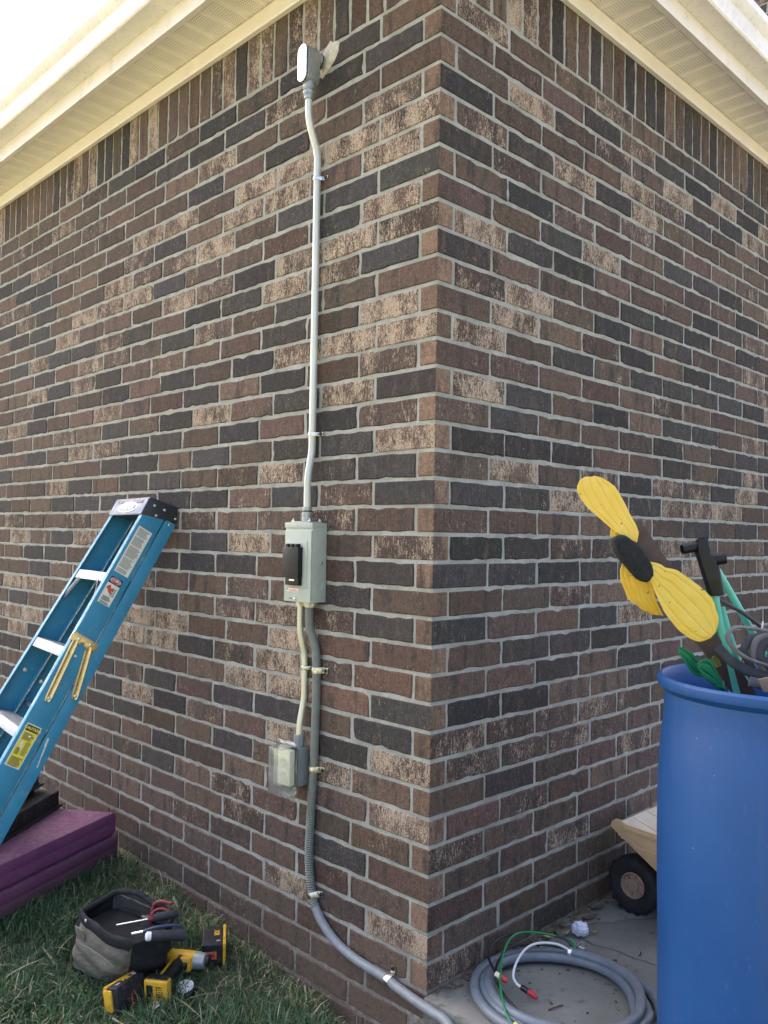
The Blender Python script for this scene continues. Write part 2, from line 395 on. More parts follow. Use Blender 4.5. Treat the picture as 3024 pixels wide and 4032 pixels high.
def brick_geo(mb, A, to, u0, u1, z0, z1, cls, far):
    """one brick: ragged outline, bevelled arris, set into the mortar; to(u, depth, z) -> world"""
    J = 0.0021; u0 += rb.uniform(-.003, .002); u1 += rb.uniform(-.002, .003)
    z0 += rb.uniform(-.0015, .001); z1 += rb.uniform(-.001, .0015)
    nu = max(2, round((u1-u0)/0.030)); nz = max(2, round((z1-z0)/0.024)); ring = []
    for i in range(nu): ring.append((u0+(u1-u0)*i/nu, z0))
    for i in range(nz): ring.append((u1, z0+(z1-z0)*i/nz))
    for i in range(nu): ring.append((u1-(u1-u0)*i/nu, z1))
    for i in range(nz): ring.append((u0, z1-(z1-z0)*i/nz))
    cu, cz = (u0+u1)/2, (z0+z1)/2; n = len(ring); rg2 = []
    for a, b in ring:
        e = rb.uniform(.002, .005) if rb.random() < .07 else 0.0                 # chips and mortar crumbs bite into the edge
        rg2.append((a+rb.uniform(-J, J)+e*(1 if a < cu else -1)*(abs(a-cu) > (u1-u0)*.45), b+rb.uniform(-J, J)+e*(1 if b < cz else -1)*(abs(b-cz) > (z1-z0)*.4)))
    ring = rg2
    pr = rb.uniform(-0.0012, 0.0012); tu, tz = rb.uniform(-.006, .006), rb.uniform(-.012, .012)
    def ins(a, b, e): 
        return (a+max(-e, min(e, (cu-a)*.3)), b+max(-e, min(e, (cz-b)*.3)))
    vs_ = []
    for (a, b) in ring: 
        e = 0.003+rb.uniform(0, .0012); q = ins(a, b, e); vs_.append(to(q[0], pr+(a-cu)*tu+(b-cz)*tz, q[1]))
    for (a, b) in ring: vs_.append(to(a, 0.003+rb.uniform(0, .0008), b))
    for (a, b) in ring: vs_.append(to(a, 0.024, b))
    fs = [tuple(range(n))] + [(i+n, (i+1) % n+n, (i+1) % n, i) for i in range(n)] + [(i+2*n, (i+1) % n+2*n, (i+1) % n+n, i+n) for i in range(n)]
    if (to(1, 0, 0)-to(0, 0, 0)).cross(to(0, 0, 1)-to(0, 0, 0)).dot(to(0, -1, 0)-to(0, 0, 0)) < 0: fs = [tuple(reversed(f)) for f in fs]
    mb.add(vs_, fs); c, p = tone(cls, far); sdv = rb.uniform(0, 40)
    for _ in fs: A[0].extend(c); A[1].append(p); A[2].append(sdv)
def corner_geo(mb, A, x0, y1, z0, z1, cls, long_left):
    r = 0.003
    def cuts(a, b):
        n = max(1, round((b-a)/0.05)); return [a, a+r] + [a+(b-a)*i/n for i in range(1, n)] + [b-r, b]
    X, Y, Z = cuts(x0, 0.0), cuts(0.0, y1), cuts(z0, z1); idx = {}; vs_ = []
    def vid(i, j, k):
        key = (i, j, k)
        if key not in idx:
            p = Vector((X[i], Y[j], Z[k])); q = Vector((min(max(p.x, x0+r), -r), min(max(p.y, r), y1-r), min(max(p.z, z0+r), z1-r)))
            d = p-q
            if d.length > 1e-9: p = q+d.normalized()*r
            p += Vector((rb.uniform(-1, 1), rb.uniform(-1, 1), rb.uniform(-1, 1)))*0.0007
            idx[key] = len(vs_); vs_.append(p)
        return idx[key]
    nx, ny, nz = len(X)-1, len(Y)-1, len(Z)-1; fs = []; tg = []
    for k in range(nz):
        for i in range(nx): fs.append((vid(i, 0, k), vid(i+1, 0, k), vid(i+1, 0, k+1), vid(i, 0, k+1))); tg.append(0)
        for j in range(ny): fs.append((vid(nx, j, k), vid(nx, j+1, k), vid(nx, j+1, k+1), vid(nx, j, k+1))); tg.append(1)
    for i in range(nx):
        for j in range(ny):
            fs.append((vid(i, j, nz), vid(i+1, j, nz), vid(i+1, j+1, nz), vid(i, j+1, nz))); tg.append(2)
            fs.append((vid(i, j+1, 0), vid(i+1, j+1, 0), vid(i+1, j, 0), vid(i, j, 0))); tg.append(2)
    mb.add(vs_, fs); c, p = tone(cls, False); ce, pe = tone('E', False); sdv = rb.uniform(0, 40)
    for g in tg:
        end = (g == 1) == long_left and g != 2
        A[0].extend(ce if end else c); A[1].append(pe if end else p); A[2].append(sdv)
def attrs(A): return [("tone", 'FLOAT_COLOR', A[0]), ("pale", 'FLOAT', A[1]), ("seed", 'FLOAT', A[2])]
def in_view(P):
    d = P-CAMP; k = d.dot(fwd)
    if k < 0.1: return 0
    a, b = d.dot(rt2)/k, d.dot(up2)/k
    return 1/(k*k) if abs(a) < 0.46 and abs(b) < 0.61 else 0
wallL = MB().box(-9.0, -0.0032, 0.0032, 0.14, -0.45, 3.2).build("wall", M_MORTAR, house, "long brick wall carrying the electrical boxes", smooth=False)
wallR = MB().box(-0.14, -0.0032, 0.14, 6.5, -0.45, 3.2).build("wall", M_MORTAR, house, "brick wall behind the blue barrel", smooth=False)
toL = lambda u, d, z: Vector((-u, d, z))
toR = lambda u, d, z: Vector((-d, u, z))
def lay(wall, to, cmap, sol, left, k_last, length):
    todo = []                                                  # (score, args)
    for k in range(-1, k_last+1):
        z1 = (35-k)*CP-MJ/2; z0 = z1-BH; st = (k % 2 == 1) == left; j = 0; u = 0.0
        while u < length:
            w_ = HD if (j == 0 and not st) else BL
            cls = cmap.get((k, j)); cen = to(u+w_/2, 0, (z0+z1)/2); v = in_view(cen)
            nrm = to(0, -1, 0); dd = (CAMP-cen).normalized(); sc = v*abs(nrm.dot(dd))*w_*BH
            if j == 0:
                if st: todo.append((sc*1.5, 'c', (z0, z1, cls, k)))
            else: todo.append((sc, 'b', (u, u+w_, z0, z1, cls, v == 0)))
            u += w_+MJ; j += 1
    for i in range(int(length/CP)):
        cls = next((c for c, l in sol.items() if i in l), None); u0 = i*CP+MJ/2*0+0.0
        if i == 0 and not left: continue
        cen = to(u0+BH/2, 0, 2.98); v = in_view(cen); dd = (CAMP-cen).normalized()
        todo.append((v*abs(to(0, -1, 0).dot(dd))*BH*0.2, 'b', (u0, u0+BH, 36*CP+MJ/2, 36*CP+MJ/2+BL, cls, v == 0)))
    todo.sort(key=lambda t: -t[0])
    jm, JA = MB(), ([], [], [])
    for n, (sc, kind, a) in enumerate(todo):
        single = n < 300 and sc > 0
        mb, A = (MB(), ([], [], [])) if single else (jm, JA)
        if kind == 'b': brick_geo(mb, A, to, *a)
        else:
            if left: corner_geo(mb, A, -BL, HD, a[0], a[1], a[2], True)
            else: corner_geo(mb, A, -HD, BL, a[0], a[1], a[2], False)
        if single: mb.build("brick", M_BRICK, wall, smooth=False, attr=attrs(A))
    jm.build("brickwork", M_BRICK, wall, smooth=False, attr=attrs(JA), kind="stuff")
lay(wallL, toL, MAPL, SOL_L, True, 38, 8.9)
lay(wallR, toR, MAPR, SOL_R, False, 34, 6.0)
# upper storey seen above the right gutter
up_wall = MB().box(-7, 0.3, 4.604, 9, 3.0, 6.6).build("upper_wall", M_MORTAR, house, "upper storey brick wall above the right gutter", smooth=False)
jm, JA = MB(), ([], [], [])
for k in range(30):
    u = -(BP/2 if k % 2 else 0)
    while u < 3.4:
        brick_geo(jm, JA, lambda a, d, z: Vector((0.28-a, 4.6+d, z)), max(0, u), u+BL, 4.2+k*CP, 4.2+k*CP+BH, None, True); u += BP
jm.build("brickwork", M_BRICK, up_wall, smooth=False, attr=attrs(JA), kind="stuff")
# mortar smears around the conduit entry
rp = random.Random(12)
t_caulk = mat("cream caulk", (0.52, 0.47, 0.36), 0.8, var=0.2, vscale=70, bump=0.5, bscale=150, bdist=0.002)
def blob(cx, cz, pts, name, parent, m, th=0.004):
    c = [Vector((cx, -0.0015, cz))]; ring = [Vector((cx+a, -0.0008, cz+b)) for a, b in catmull2(pts)]
    mid = [Vector((cx+(p.x-cx)*.7, -0.0015-th, cz+(p.z-cz)*.7)) for p in ring]; n = len(ring)
    back = [p+V(0, 0.004, 0) for p in ring]
    MB().add(back+ring+mid+[V(cx, -0.002-th, cz)], [(i, (i+1) % n, n+(i+1) % n, n+i) for i in range(n)] + [(n+i, n+(i+1) % n, 2*n+(i+1) % n, 2*n+i) for i in range(n)] +
             [(2*n+i, 2*n+(i+1) % n, 3*n) for i in range(n)]).build(name, m, parent, ang=60)
def catmull2(pts):
    P = [Vector((a, b, 0)) for a, b in pts]; q = catmull(P+[P[0]], 4)[:-1]; return [(p.x+rp.uniform(-.0015, .0015), p.y+rp.uniform(-.0015, .0015)) for p in q]
blob(-0.492, 2.822, [(-.03, -.055), (0, -.035), (.035, -.012), (.05, .02), (.045, .045), (.02, .05), (.008, .058), (-.005, .05), (-.03, .03), (-.045, 0), (-.04, -.03)], "caulk_patch", wallL, t_caulk)
# eaves -----------------------------------------------------------------
def run(prof, a0, a1, left):
    """extrude an (out, z) profile along a wall; out = distance from the wall"""
    mk = (lambda a, o, z: Vector((-a, -o, z))) if left else (lambda a, o, z: Vector((o, a, z)))
    return MB().prism([mk(a0, o, z) for o, z in prof], mk(a1, 0, 0)-mk(a0, 0, 0))
for left in (True, False):
    L_ = 9.0 if left else 4.55; dz = 0.0 if left else 0.006
    cuts = [-0.02, 2.897, 6.0, L_] if left else [0.004, L_]
    for a, b in zip(cuts, cuts[1:]):
        run([(0.002, 3.07+dz), (0.020, 3.07+dz), (0.022, 3.075+dz), (0.022, 3.128+dz), (0.002, 3.128+dz)], a+(0.0015 if a > 0.1 else 0), b-0.0015, left).build("frieze_board", M_TRIM, house, smooth=False)
    n = int(L_/0.305); zs = 3.132+dz
    for i in range(-1 if left else 0, n):
        mb = MB(); vent = []
        base = i*0.305; mk = (lambda a, o, z: Vector((-a, -o, z))) if left else (lambda a, o, z: Vector((o, a, z)))
        prof = [(0.0006, 0.004)]
        for s in range(3):
            q = 0.0017+s*0.1011
            prof += [(q+0.004, 0.0), (q+0.070, 0.0), (q+0.076, 0.0045), (q+0.092, 0.0045), (q+0.098, 0.0)]
        prof += [(0.3044, 0.005)]
        rows = [[mk(base+a, o, zs+h) for a, h in prof] for o in (0.004, 0.178)]
        mb.sheet(rows, 0.0012)
        o = mb.build("soffit_panel", M_SOFFIT, house, smooth=False)
        me = o.data; at = me.attributes.new("vent", 'FLOAT', 'FACE'); c0 = o.location
        vals = []
        for pl in me.polygons:
            cx = pl.center; wc = Vector(cx)+c0; a = (-wc.x if left else wc.y)-base-0.0017; a = a % 0.1011
            vals.append(1.0 if 0.006 < a < 0.068 and abs(pl.normal.z) > .9 else 0.0)
        at.data.foreach_set('value', vals)
    fa = -0.19 if left else -0.16
    run([(0.172, 3.126+dz), (0.196, 3.122+dz), (0.197, 3.30), (0.185, 3.30), (0.185, 3.134+dz), (0.172, 3.134+dz)], fa, L_, left).build("fascia", M_FASCIA, house, smooth=False)
    run([(0.1975, 3.19+dz), (0.275, 3.19+dz), (0.281, 3.196+dz), (0.284, 3.232+dz), (0.292, 3.252+dz), (0.308, 3.268+dz), (0.316, 3.284+dz), (0.317, 3.312+dz), (0.308, 3.314+dz),
         (0.306, 3.306+dz), (0.312, 3.302+dz), (0.311, 3.287+dz), (0.304, 3.273+dz), (0.288, 3.257+dz), (0.280, 3.235+dz), (0.277, 3.199+dz), (0.272, 3.194+dz), (0.2005, 3.194+dz), (0.2005, 3.30+dz), (0.1975, 3.30+dz)],
        -0.31 if left else -0.19, L_, left).build("gutter", M_GUTTER, house, ang=20)
x0, x1, y0, y1, ze, zr = -9.3, 0.23, -0.23, 7.4, 3.31, 5.1
MB().add([(x0, y0, ze), (x1, y0, ze), (x1, y1, ze), (x0, y1, ze), (x0+3.8, 3.6, zr), (x1-3.8, 3.6, zr)],
         [(3, 2, 1, 0), (0, 1, 5, 4), (2, 3, 4, 5), (1, 2, 5), (3, 0, 4)]).build("roof", M_ROOF, house, smooth=False)

# ------------------------------------------------------------------ metals and plastics
M_GALV = mat("zinc plated steel", (0.62, 0.60, 0.50), 0.34, 1.0, var=0.12, vscale=18, bump=0.05, bscale=90, stretch=(1, 1, .15))
M_EMT = mat("galvanised conduit", (0.60, 0.61, 0.53), 0.45, 0.35, var=0.14, vscale=20, bump=0.04, bscale=160, stretch=(1, 1, .2))
M_YELLOWZINC = mat("yellow zinc conduit", (0.60, 0.585, 0.43), 0.42, 0.45, var=0.14, vscale=20, bump=0.04, bscale=160, stretch=(1, 1, .2))
M_BRIGHT = mat("bright zinc strap", (0.60, 0.605, 0.54), 0.28, 1.0, var=0.08, vscale=60, bump=0.04)
M_CAST = mat("cast aluminium", (0.36, 0.38, 0.36), 0.5, 0.6, var=0.14, vscale=60, bump=0.25, bscale=300)
M_LID = mat("bare aluminium lid", (0.80, 0.81, 0.82), 0.30, 0.9, var=0.06, vscale=40, bump=0.06, bscale=200)
M_BOX = mat("grey green enamel", (0.36, 0.40, 0.335), 0.42, 0.0, var=0.06, vscale=8, bump=0.08, bscale=240, dirt=(0.25, 0.25, 0.2), dirt_amt=0.12)
M_BLACK = mat("black plastic", (0.007, 0.008, 0.009), 0.4, var=0.25, vscale=40, bump=0.1, bscale=260, dirt=(0.03, 0.03, 0.028), dirt_amt=0.15, spec=0.3)
M_SCREW = mat("black screw head", (0.02, 0.022, 0.025), 0.4, 0.4, var=0.2)
M_STEEL = mat("steel screw", (0.7, 0.69, 0.64), 0.3, 1.0, var=0.1)
M_GREYPVC = mat("grey box plastic", (0.20, 0.215, 0.21), 0.5, var=0.1, vscale=30, bump=0.1, bscale=200)
M_FLEX = mat("grey liquidtight jacket", (0.20, 0.218, 0.222), 0.48, var=0.14, vscale=40, bump=0.12, bscale=260, dirt=(0.26, 0.15, 0.11), dirt_amt=0.16, dscale=20)
M_FLEXUP = mat("grey green liquidtight jacket", (0.150, 0.162, 0.135), 0.55, var=0.14, vscale=40, bump=0.12, bscale=260)

def stadium(cx, cz, hw, hh, y, n=8):
    out = []
    for k in range(n+1): a = math.pi*k/n; out.append(V(cx+hw*math.cos(a), y, cz+hh-hw+hw*math.sin(a)))
    for k in range(n+1): a = math.pi+math.pi*k/n; out.append(V(cx+hw*math.cos(a), y, cz-hh+hw+hw*math.sin(a)))
    return out
def screw(name, o, axis, r, parent, m=None, h=0.003):
    axis = Vector(axis).normalized()
    s = MB().lathe(o, axis, [(r, 0), (r, h*.5), (r*.75, h), (r*.1, h*1.15)], 12).build(name, m or M_STEEL, parent)
    return s
XC = -0.520
# conduit body at the top of the wall
lb = thing("conduit_elbow", "grey cast conduit elbow with white oval lid high on the left wall", "conduit elbow", (XC, -0.05, 2.70))
MB().prism(stadium(XC, 2.787, 0.0235, 0.062, -0.083), (0, 0.052, 0)).build("body", M_CAST, lb, bevel=0.005, seg=2)
ld = MB().prism(stadium(XC, 2.787, 0.0225, 0.061, -0.089), (0, 0.0045, 0)).build("lid", M_LID, lb, bevel=0.0015)
MB().prism(stadium(XC, 2.787, 0.0228, 0.0613, -0.0845), (0, 0.002, 0)).build("gasket", M_BLACK, lb)
for dz_ in (-0.05, 0.05): screw("screw", (XC, -0.089, 2.787+dz_), (0, -1, 0), 0.0045, ld)
MB().lathe((XC, -0.034, 2.818), (0, 1, 0), [(0.0215, 0), (0.0215, 0.012), (0.0235, 0.013), (0.0235, 0.024), (0.019, 0.025), (0.019, 0.036)], 24).build("wall_hub", M_CAST, lb)
MB().lathe((XC, -0.0325, 2.818), (0, 1, 0), [(0.0222, 0.012), (0.0248, 0.013), (0.0248, 0.0165), (0.0222, 0.0175)], 24, True).build("seal_ring", M_BLACK, lb)
MB().lathe((XC, -0.057, 2.73), (0, 0, -1), [(0.019, -0.006), (0.019, 0.006), (0.0205, 0.008), (0.0205, 0.017), (0.0185, 0.018), (0.0185, 0.022)], 24).build("hub", M_CAST, lb)
def connector(parent, o, axis, r, name="connector", m=None):
    o, axis = Vector(o), Vector(axis)
    MB().lathe(o, axis, [(r*1.25, 0), (r*1.25, 0.008), (r*1.62, 0.0082), (r*1.62, 0.018), (r*1.45, 0.0185), (r*1.45, 0.022), (r*1.3, 0.0225), (r*1.3, 0.034), (r*1.02, 0.0345)], 6 if False else 24).build(name, m or M_CAST, parent)
# tall conduit
RC = 0.0117
mc = thing("metal_conduit", "tall galvanised metal conduit rising from box to conduit elbow", "conduit", (XC, -0.03, 1.34))
path = catmull([(XC, -0.057, 2.716), (XC, -0.057, 2.66), (XC, -0.0555, 2.625), (XC, -0.047, 2.59), (XC, -0.028, 2.545), (XC, -0.0175, 2.51), (XC, -0.0155, 2.47), (XC, -0.0150, 2.2), (XC+.001, -0.0155, 1.9), (XC, -0.015, 1.62),
                (XC, -0.0155, 1.545), (XC, -0.019, 1.515), (XC, -0.0265, 1.475), (XC, -0.0305, 1.44), (XC, -0.031, 1.41), (XC, -0.031, 1.335)], 6)
MB().tube(path, RC, 16).build("tube", M_EMT, mc, ang=50)
connector(mc, (XC, -0.057, 2.711), (0, 0, -1), RC*1.05)
MB().lathe((XC, -0.031, 1.309), (0, 0, 1), [(0.017, 0), (0.017, 0.018), (0.0178, 0.019), (0.0178, 0.027), (0.0165, 0.0275), (0.0165, 0.031), (0.0155, 0.0315), (0.0155, 0.046), (0.0122, 0.0465)], 24).build("connector", M_CAST, mc)
MB().lathe((XC, -0.031, 1.3395), (0, 0, 1), [(0.0168, 0), (0.0172, 0.001), (0.0172, 0.003), (0.0168, 0.004)], 24, True).build("seal_ring", M_BLACK, mc)
# straps
STRAPS = "straps holding conduit to the wall"
def strap(label, x, z, r, y, w_=0.012, tab=(1, 0), ridge=True, m=None):
    """one-hole strap: a band over the tube and a tab with a screw on the wall"""
    tx, tz = tab; T_ = V(tx, 0, tz).normalized(); S_ = V(-tz, 0, tx)           # S_ along the tube
    o = thing("conduit_strap", label, "strap", (x, 0, z), STRAPS)
    rows = []
    prof = [(-r*0.98, 0.0)] + [(-(r+.0012)*math.cos(a), -y+(r+.0012)*math.sin(a)) for a in [math.pi*k/10 for k in range(0, 9)]] + [(r+.004, r*.5), (r+.006, 0.0022), (r+.026, 0.0022)]
    c = V(x, 0, z)
    for s in (-w_/2, -w_/2*.3, w_/2*.3, w_/2):
        b = 0.0012 if ridge and abs(s) < w_*.3 else 0
        rows.append([c+T_*a*(1+b*8)+S_*s+V(0, -d-b, 0) for a, d in prof])
    MB().sheet(rows, 0.0014).build("band", m or M_BRIGHT, o, ang=50)
    screw("screw", c+T_*(r+.0175)+V(0, -0.003, 0), (0, -1, 0), 0.0062, o, M_SCREW, 0.005)
    return o
strap("zinc strap on the tall conduit just below its upper bend", XC, 2.43, RC, -0.0152)
strap("zinc strap on the tall conduit above the breaker box", XC, 1.592, RC, -0.0152)
# breaker enclosure
bx = thing("breaker_box", "grey green metal breaker box with black switch cover on left wall", "electrical box", (XC, -0.03, 1.05))
X0, X1, YF, Z0, Z1 = -0.590, -0.455, -0.060, 1.052, 1.303
MB().box(X0, X1, YF, -0.001, Z0, Z1).build("body", M_BOX, bx, bevel=0.0022)
cv = MB().box(X0+0.001, X1-0.001, YF-0.0045, YF-0.0006, Z0-0.001, Z1-0.022).build("cover", M_BOX, bx, bevel=0.0035, seg=3)
MB().box(X0-0.0015, X1+0.0015, YF-0.0035, -0.012, Z1-0.016, Z1+0.0018).build("rain_cap", M_BOX, bx, bevel=0.0016)
MB().box(-0.578, -0.474, YF-0.0066, YF-0.0042, 1.096, 1.245).build("raised_panel", M_BOX, cv, bevel=0.0022, seg=2)
bk = MB().box(-0.574, -0.494, YF-0.0255, YF-0.006, 1.128, 1.226).box(-0.563, -0.496, YF-0.022, YF-0.0062, 1.1045, 1.1285).build("breaker_cover", M_BLACK, bx, bevel=0.0022)
for i in range(3): MB().box(-0.562+i*0.022, -0.552+i*0.022+0.004, YF-0.0235, YF-0.008, 1.2255, 1.2365).build("vent_fin", M_BLACK, bk, bevel=0.001)
MB().box(-0.540, -0.514, YF-0.0238, YF-0.0215, 1.1185, 1.1235).build("hasp", M_STEEL, bk, bevel=0.0008)
M_STICK = mat("white sticker", (0.72, 0.70, 0.66), 0.5, var=0.05); M_RED = mat("red print", (0.55, 0.07, 0.045), 0.5, var=0.1)
M_PRINT = mat("black print", (0.03, 0.03, 0.032), 0.6, var=0.1)
stk = MB().box(-0.573, -0.515, YF-0.0051, YF-0.0046, 1.0835, 1.0985).build("warning_sticker", M_STICK, cv, smooth=False)
MB().box(-0.562, -0.517, YF-0.0055, YF-0.0051, 1.0945, 1.0972).box(-0.562, -0.517, YF-0.0055, YF-0.0051, 1.0848, 1.0868).box(-0.562, -0.525, YF-0.0055, YF-0.0051, 1.0888, 1.0905).build("printed_bars", M_RED, bx, smooth=False, kind="stuff")
MB().box(-0.5705, -0.566, YF-0.0055, YF-0.0051, 1.087, 1.095).build("printed_mark", M_PRINT, bx, smooth=False)
screw("screw", (-0.531, YF-0.0045, 1.061), (0, -1, 0), 0.005, cv, M_STEEL, 0.004)
MB().box(-0.562, -0.545, YF-0.0052, YF-0.0043, 1.0605, 1.0628).build("latch_slot", M_BLACK, cv, smooth=False)
screw("side_screw", (X1, -0.026, 1.177), (1, 0, 0), 0.0055, bx, M_STEEL, 0.007)
for r_ in (0.0175, 0.0115): MB().lathe((X1+.0002, -0.028, 1.106), (1, 0, 0), [(r_-.0014, -0.001), (r_-.0008, 0.0016), (r_+.0008, 0.0016), (r_+.0014, -0.001)], 28, True).build("knockout_ring", M_BOX, bx)
for xx in (-0.575, -0.527): screw("hole", (xx, YF-0.0034, 1.295), (0, -1, 0), 0.0014, bx, M_BLACK, 0.0006)
for yy, zz in ((-0.04, 1.2935), (-0.012, 1.066)): screw("hole", (X1+(.0014 if zz > 1.2 else 0), yy, zz), (1, 0, 0), 0.0014, bx, M_BLACK, 0.0006)
hb = MB().box(-0.567, -0.473, -0.060, -0.006, 1.305, 1.3085).build("hub_plate", M_CAST, bx, bevel=0.001)
for xx in (-0.561, -0.479):
    for yy in (-0.054, -0.012): MB().lathe((xx, yy, 1.3085), (0, 0, 1), [(0.0048, 0), (0.0048, 0.004), (0.002, 0.0042), (0.002, 0.009)], 6).build("bolt", M_STEEL, hb)
# conduit down to the outlet
lc = thing("metal_conduit", "short zinc conduit between breaker box and outlet box", "conduit", (-0.55, -0.03, 0.61))
p2 = catmull([(-0.5465, -0.0285, 1.040), (-0.5465, -0.0285, 0.985), (-0.546, -0.027, 0.95), (-0.544, -0.020, 0.915), (-0.5425, -0.0115, 0.88), (-0.542, -0.0100, 0.84), (-0.542, -0.010, 0.77), (-0.542, -0.0105, 0.735), (-0.5425, -0.018, 0.695), (-0.543, -0.025, 0.655), (-0.543, -0.0265, 0.605)], 6)
MB().tube(p2, 0.0102, 16).build("tube", M_YELLOWZINC, lc, ang=50)
MB().lathe((-0.5465, -0.0285, 1.0515), (0, 0, -1), [(0.0155, 0), (0.0155, 0.012), (0.0125, 0.0125), (0.0125, 0.016), (0.0096, 0.0165)], 6).build("connector", M_YELLOWZINC, lc, smooth=False)
MB().lathe((-0.543, -0.0265, 0.586), (0, 0, 1), [(0.0165, 0), (0.0165, 0.007), (0.0185, 0.0075), (0.0185, 0.017), (0.0165, 0.0175), (0.0165, 0.0225), (0.0175, 0.023), (0.0175, 0.036), (0.0145, 0.038), (0.0098, 0.0385)], 8).build("connector", M_GREYPVC, lc, smooth=False)
strap("thin ribbed strap on the short conduit above the outlet box", -0.542, 0.835, 0.0092, -0.010, 0.012)
# outlet box with clear cover
ob = thing("outlet_box", "grey outlet box with clear bubble cover on left wall", "outlet box", (-0.555, -0.03, 0.45))
MB().box(-0.591, -0.520, -0.050, -0.001, 0.462, 0.585).build("box", M_GREYPVC, ob, bevel=0.006, seg=3)
MB().box(-0.594, -0.517, -0.056, -0.0505, 0.458, 0.589).build("gasket", M_BLACK, ob, bevel=0.004)
M_FACE = mat("pale receptacle", (0.80, 0.77, 0.58), 0.4, var=0.05)
rc = MB().box(-0.586, -0.526, -0.078, -0.0565, 0.468, 0.580).build("face_plate", M_FACE, ob, bevel=0.003)
for zc in (0.545, 0.503):
    MB().prism(stadium(-0.5555, zc, 0.0165, 0.0185, -0.0805), (0, 0.0035, 0)).build("receptacle", M_FACE, rc, bevel=0.001)
for zc in (0.547, 0.505):
    for dx in (-.006, .006): MB().box(-0.5555+dx-.0011, -0.5555+dx+.0011, -0.0812, -0.0802, zc-.004, zc+.005).build("slot", M_BLACK, rc, smooth=False)
def glass_mat():
    t = NT("clear polycarbonate"); p = t.pos()
    t.set(color=(0.93, 0.95, 0.93), rough=t.rng(t.noise(p, 60, 3), 0.35, 0.65, 0.03, 0.1), trans=0.93, ior=1.45)
    tr = t.n("BsdfTransparent"); tr.inputs[0].default_value = (0.93, 0.95, 0.93, 1); mx = t.n("MixShader"); mx.inputs[0].default_value = 0.55
    t.l(t.b.outputs[0], mx.inputs[1]); t.l(tr.outputs[0], mx.inputs[2]); t.l(mx.outputs[0], t.out.inputs[0])
    t.bump(t.noise(p, 90, 2), 0.08, 0.001)
    return t.m
M_GLASS = glass_mat()
def shell(x0, x1, yb, yf, z0, z1, taper, th):
    """open-backed clear box, front slightly smaller and bowed"""
    def ring(y, e, zt): return [V(x0+e, y, z0+e+zt), V(x1-e, y, z0+e+zt), V(x1-e, y, z1-e), V(x0+e, y, z1-e)]
    A, B_ = ring(yb, 0, 0), ring(yf, taper, 0); C_, D_ = ring(yb, th, 0), ring(yf+th, taper+th, 0)
    v = A+B_+C_+D_; f = [(4, 5, 6, 7), (15, 14, 13, 12)]
    for i in range(4):
        j = (i+1) % 4; f += [(i, j, 4+j, 4+i), (8+j, 8+i, 12+i, 12+j), (i, 8+i, 8+j, j)]
    return MB().add(v, f)
cvr = shell(-0.598, -0.522, -0.062, -0.110, 0.438, 0.594, 0.005, 0.0022).build("clear_cover", M_GLASS, ob, bevel=0.004, seg=3)
MB().box(-0.606, -0.515, -0.0622, -0.0566, 0.426, 0.470).box(-0.606, -0.594, -0.0622, -0.0566, 0.4705, 0.602).box(-0.5165, -0.5125, -0.0622, -0.0566, 0.4705, 0.602).build("cover_frame", M_GLASS, ob, bevel=0.0015)
MB().tube([(-0.604, -0.066, 0.603), (-0.516, -0.066, 0.603)], 0.0055, 12).build("hinge", M_GLASS, ob)
MB().box(-0.524, -0.511, -0.075, -0.058, 0.447, 0.468).build("latch", M_GLASS, ob, bevel=0.0015)
# flexible conduit
RF = 0.0137
fx = thing("flexible_conduit", "grey flexible conduit running from breaker box down and around the corner", "conduit", (-0.48, -0.014, 0.0))
pf = [(-0.500, -0.0300, 1.042), (-0.500, -0.0300, 1.0), (-0.499, -0.0275, 0.97), (-0.493, -0.021, 0.94), (-0.484, -0.0155, 0.905), (-0.4785, -0.0148, 0.87), (-0.477, -0.0145, 0.83), (-0.476, -0.0145, 0.75), (-0.479, -0.0145, 0.64), (-0.4805, -0.0145, 0.55), (-0.484, -0.0145, 0.50)]
pf2 = [(-0.484, -0.0145, 0.50), (-0.492, -0.0145, 0.378), (-0.497, -0.0145, 0.267), (-0.492, -0.0145, 0.196), (-0.476, -0.0145, 0.128), (-0.461, -0.015, 0.097), (-0.426, -0.0155, 0.061), (-0.360, -0.016, 0.024), (-0.271, -0.0165, 0.004), (-0.154, -0.0165, -0.003), (-0.098, -0.019, -0.010)]
pf3 = [(-0.098, -0.019, -0.010), (-0.01, -0.028, -0.014), (0.058, -0.036, -0.014), (0.118, -0.044, -0.018), (0.24, -0.10, -0.06), (0.36, -0.22, -0.16), (0.46, -0.40, -0.215), (0.52, -0.60, -0.221)]
a1 = resample(catmull(pf, 8), 60); MB().tube(a1, RF, 18).build("upper_jacket", M_FLEXUP, fx, ang=60)
n2 = 620; a2 = resample(catmull(pf2[:6], 10), n2)
MB().tube(a2, lambda i: RF*(1+0.075*math.sin(2*math.pi*i/n2*56)*min(1, i/90)), 16).build("ribbed_jacket", M_FLEXUP, fx, ang=80)
a3 = resample(catmull(pf2[5:]+pf3[1:], 10), 160); MB().tube(a3, RF, 18).build("lower_jacket", M_FLEX, fx, ang=60)
MB().lathe((-0.500, -0.030, 1.0515), (0, 0, -1), [(0.0205, 0), (0.0205, 0.013), (0.0165, 0.0135), (0.0165, 0.017), (0.0139, 0.0175)], 8).build("connector", M_YELLOWZINC, fx, smooth=False)
strap("wide bright strap on the flexible conduit below the breaker box", -0.477, 0.836, RF, -0.0145, 0.019)
strap("bright strap on the flexible conduit beside the outlet box", -0.483, 0.522, RF, -0.0145, 0.019)
strap("bright strap on the flexible conduit at the start of its bottom curve", -0.478, 0.130, RF, -0.0145, 0.019, tab=(0.97, 0.2))
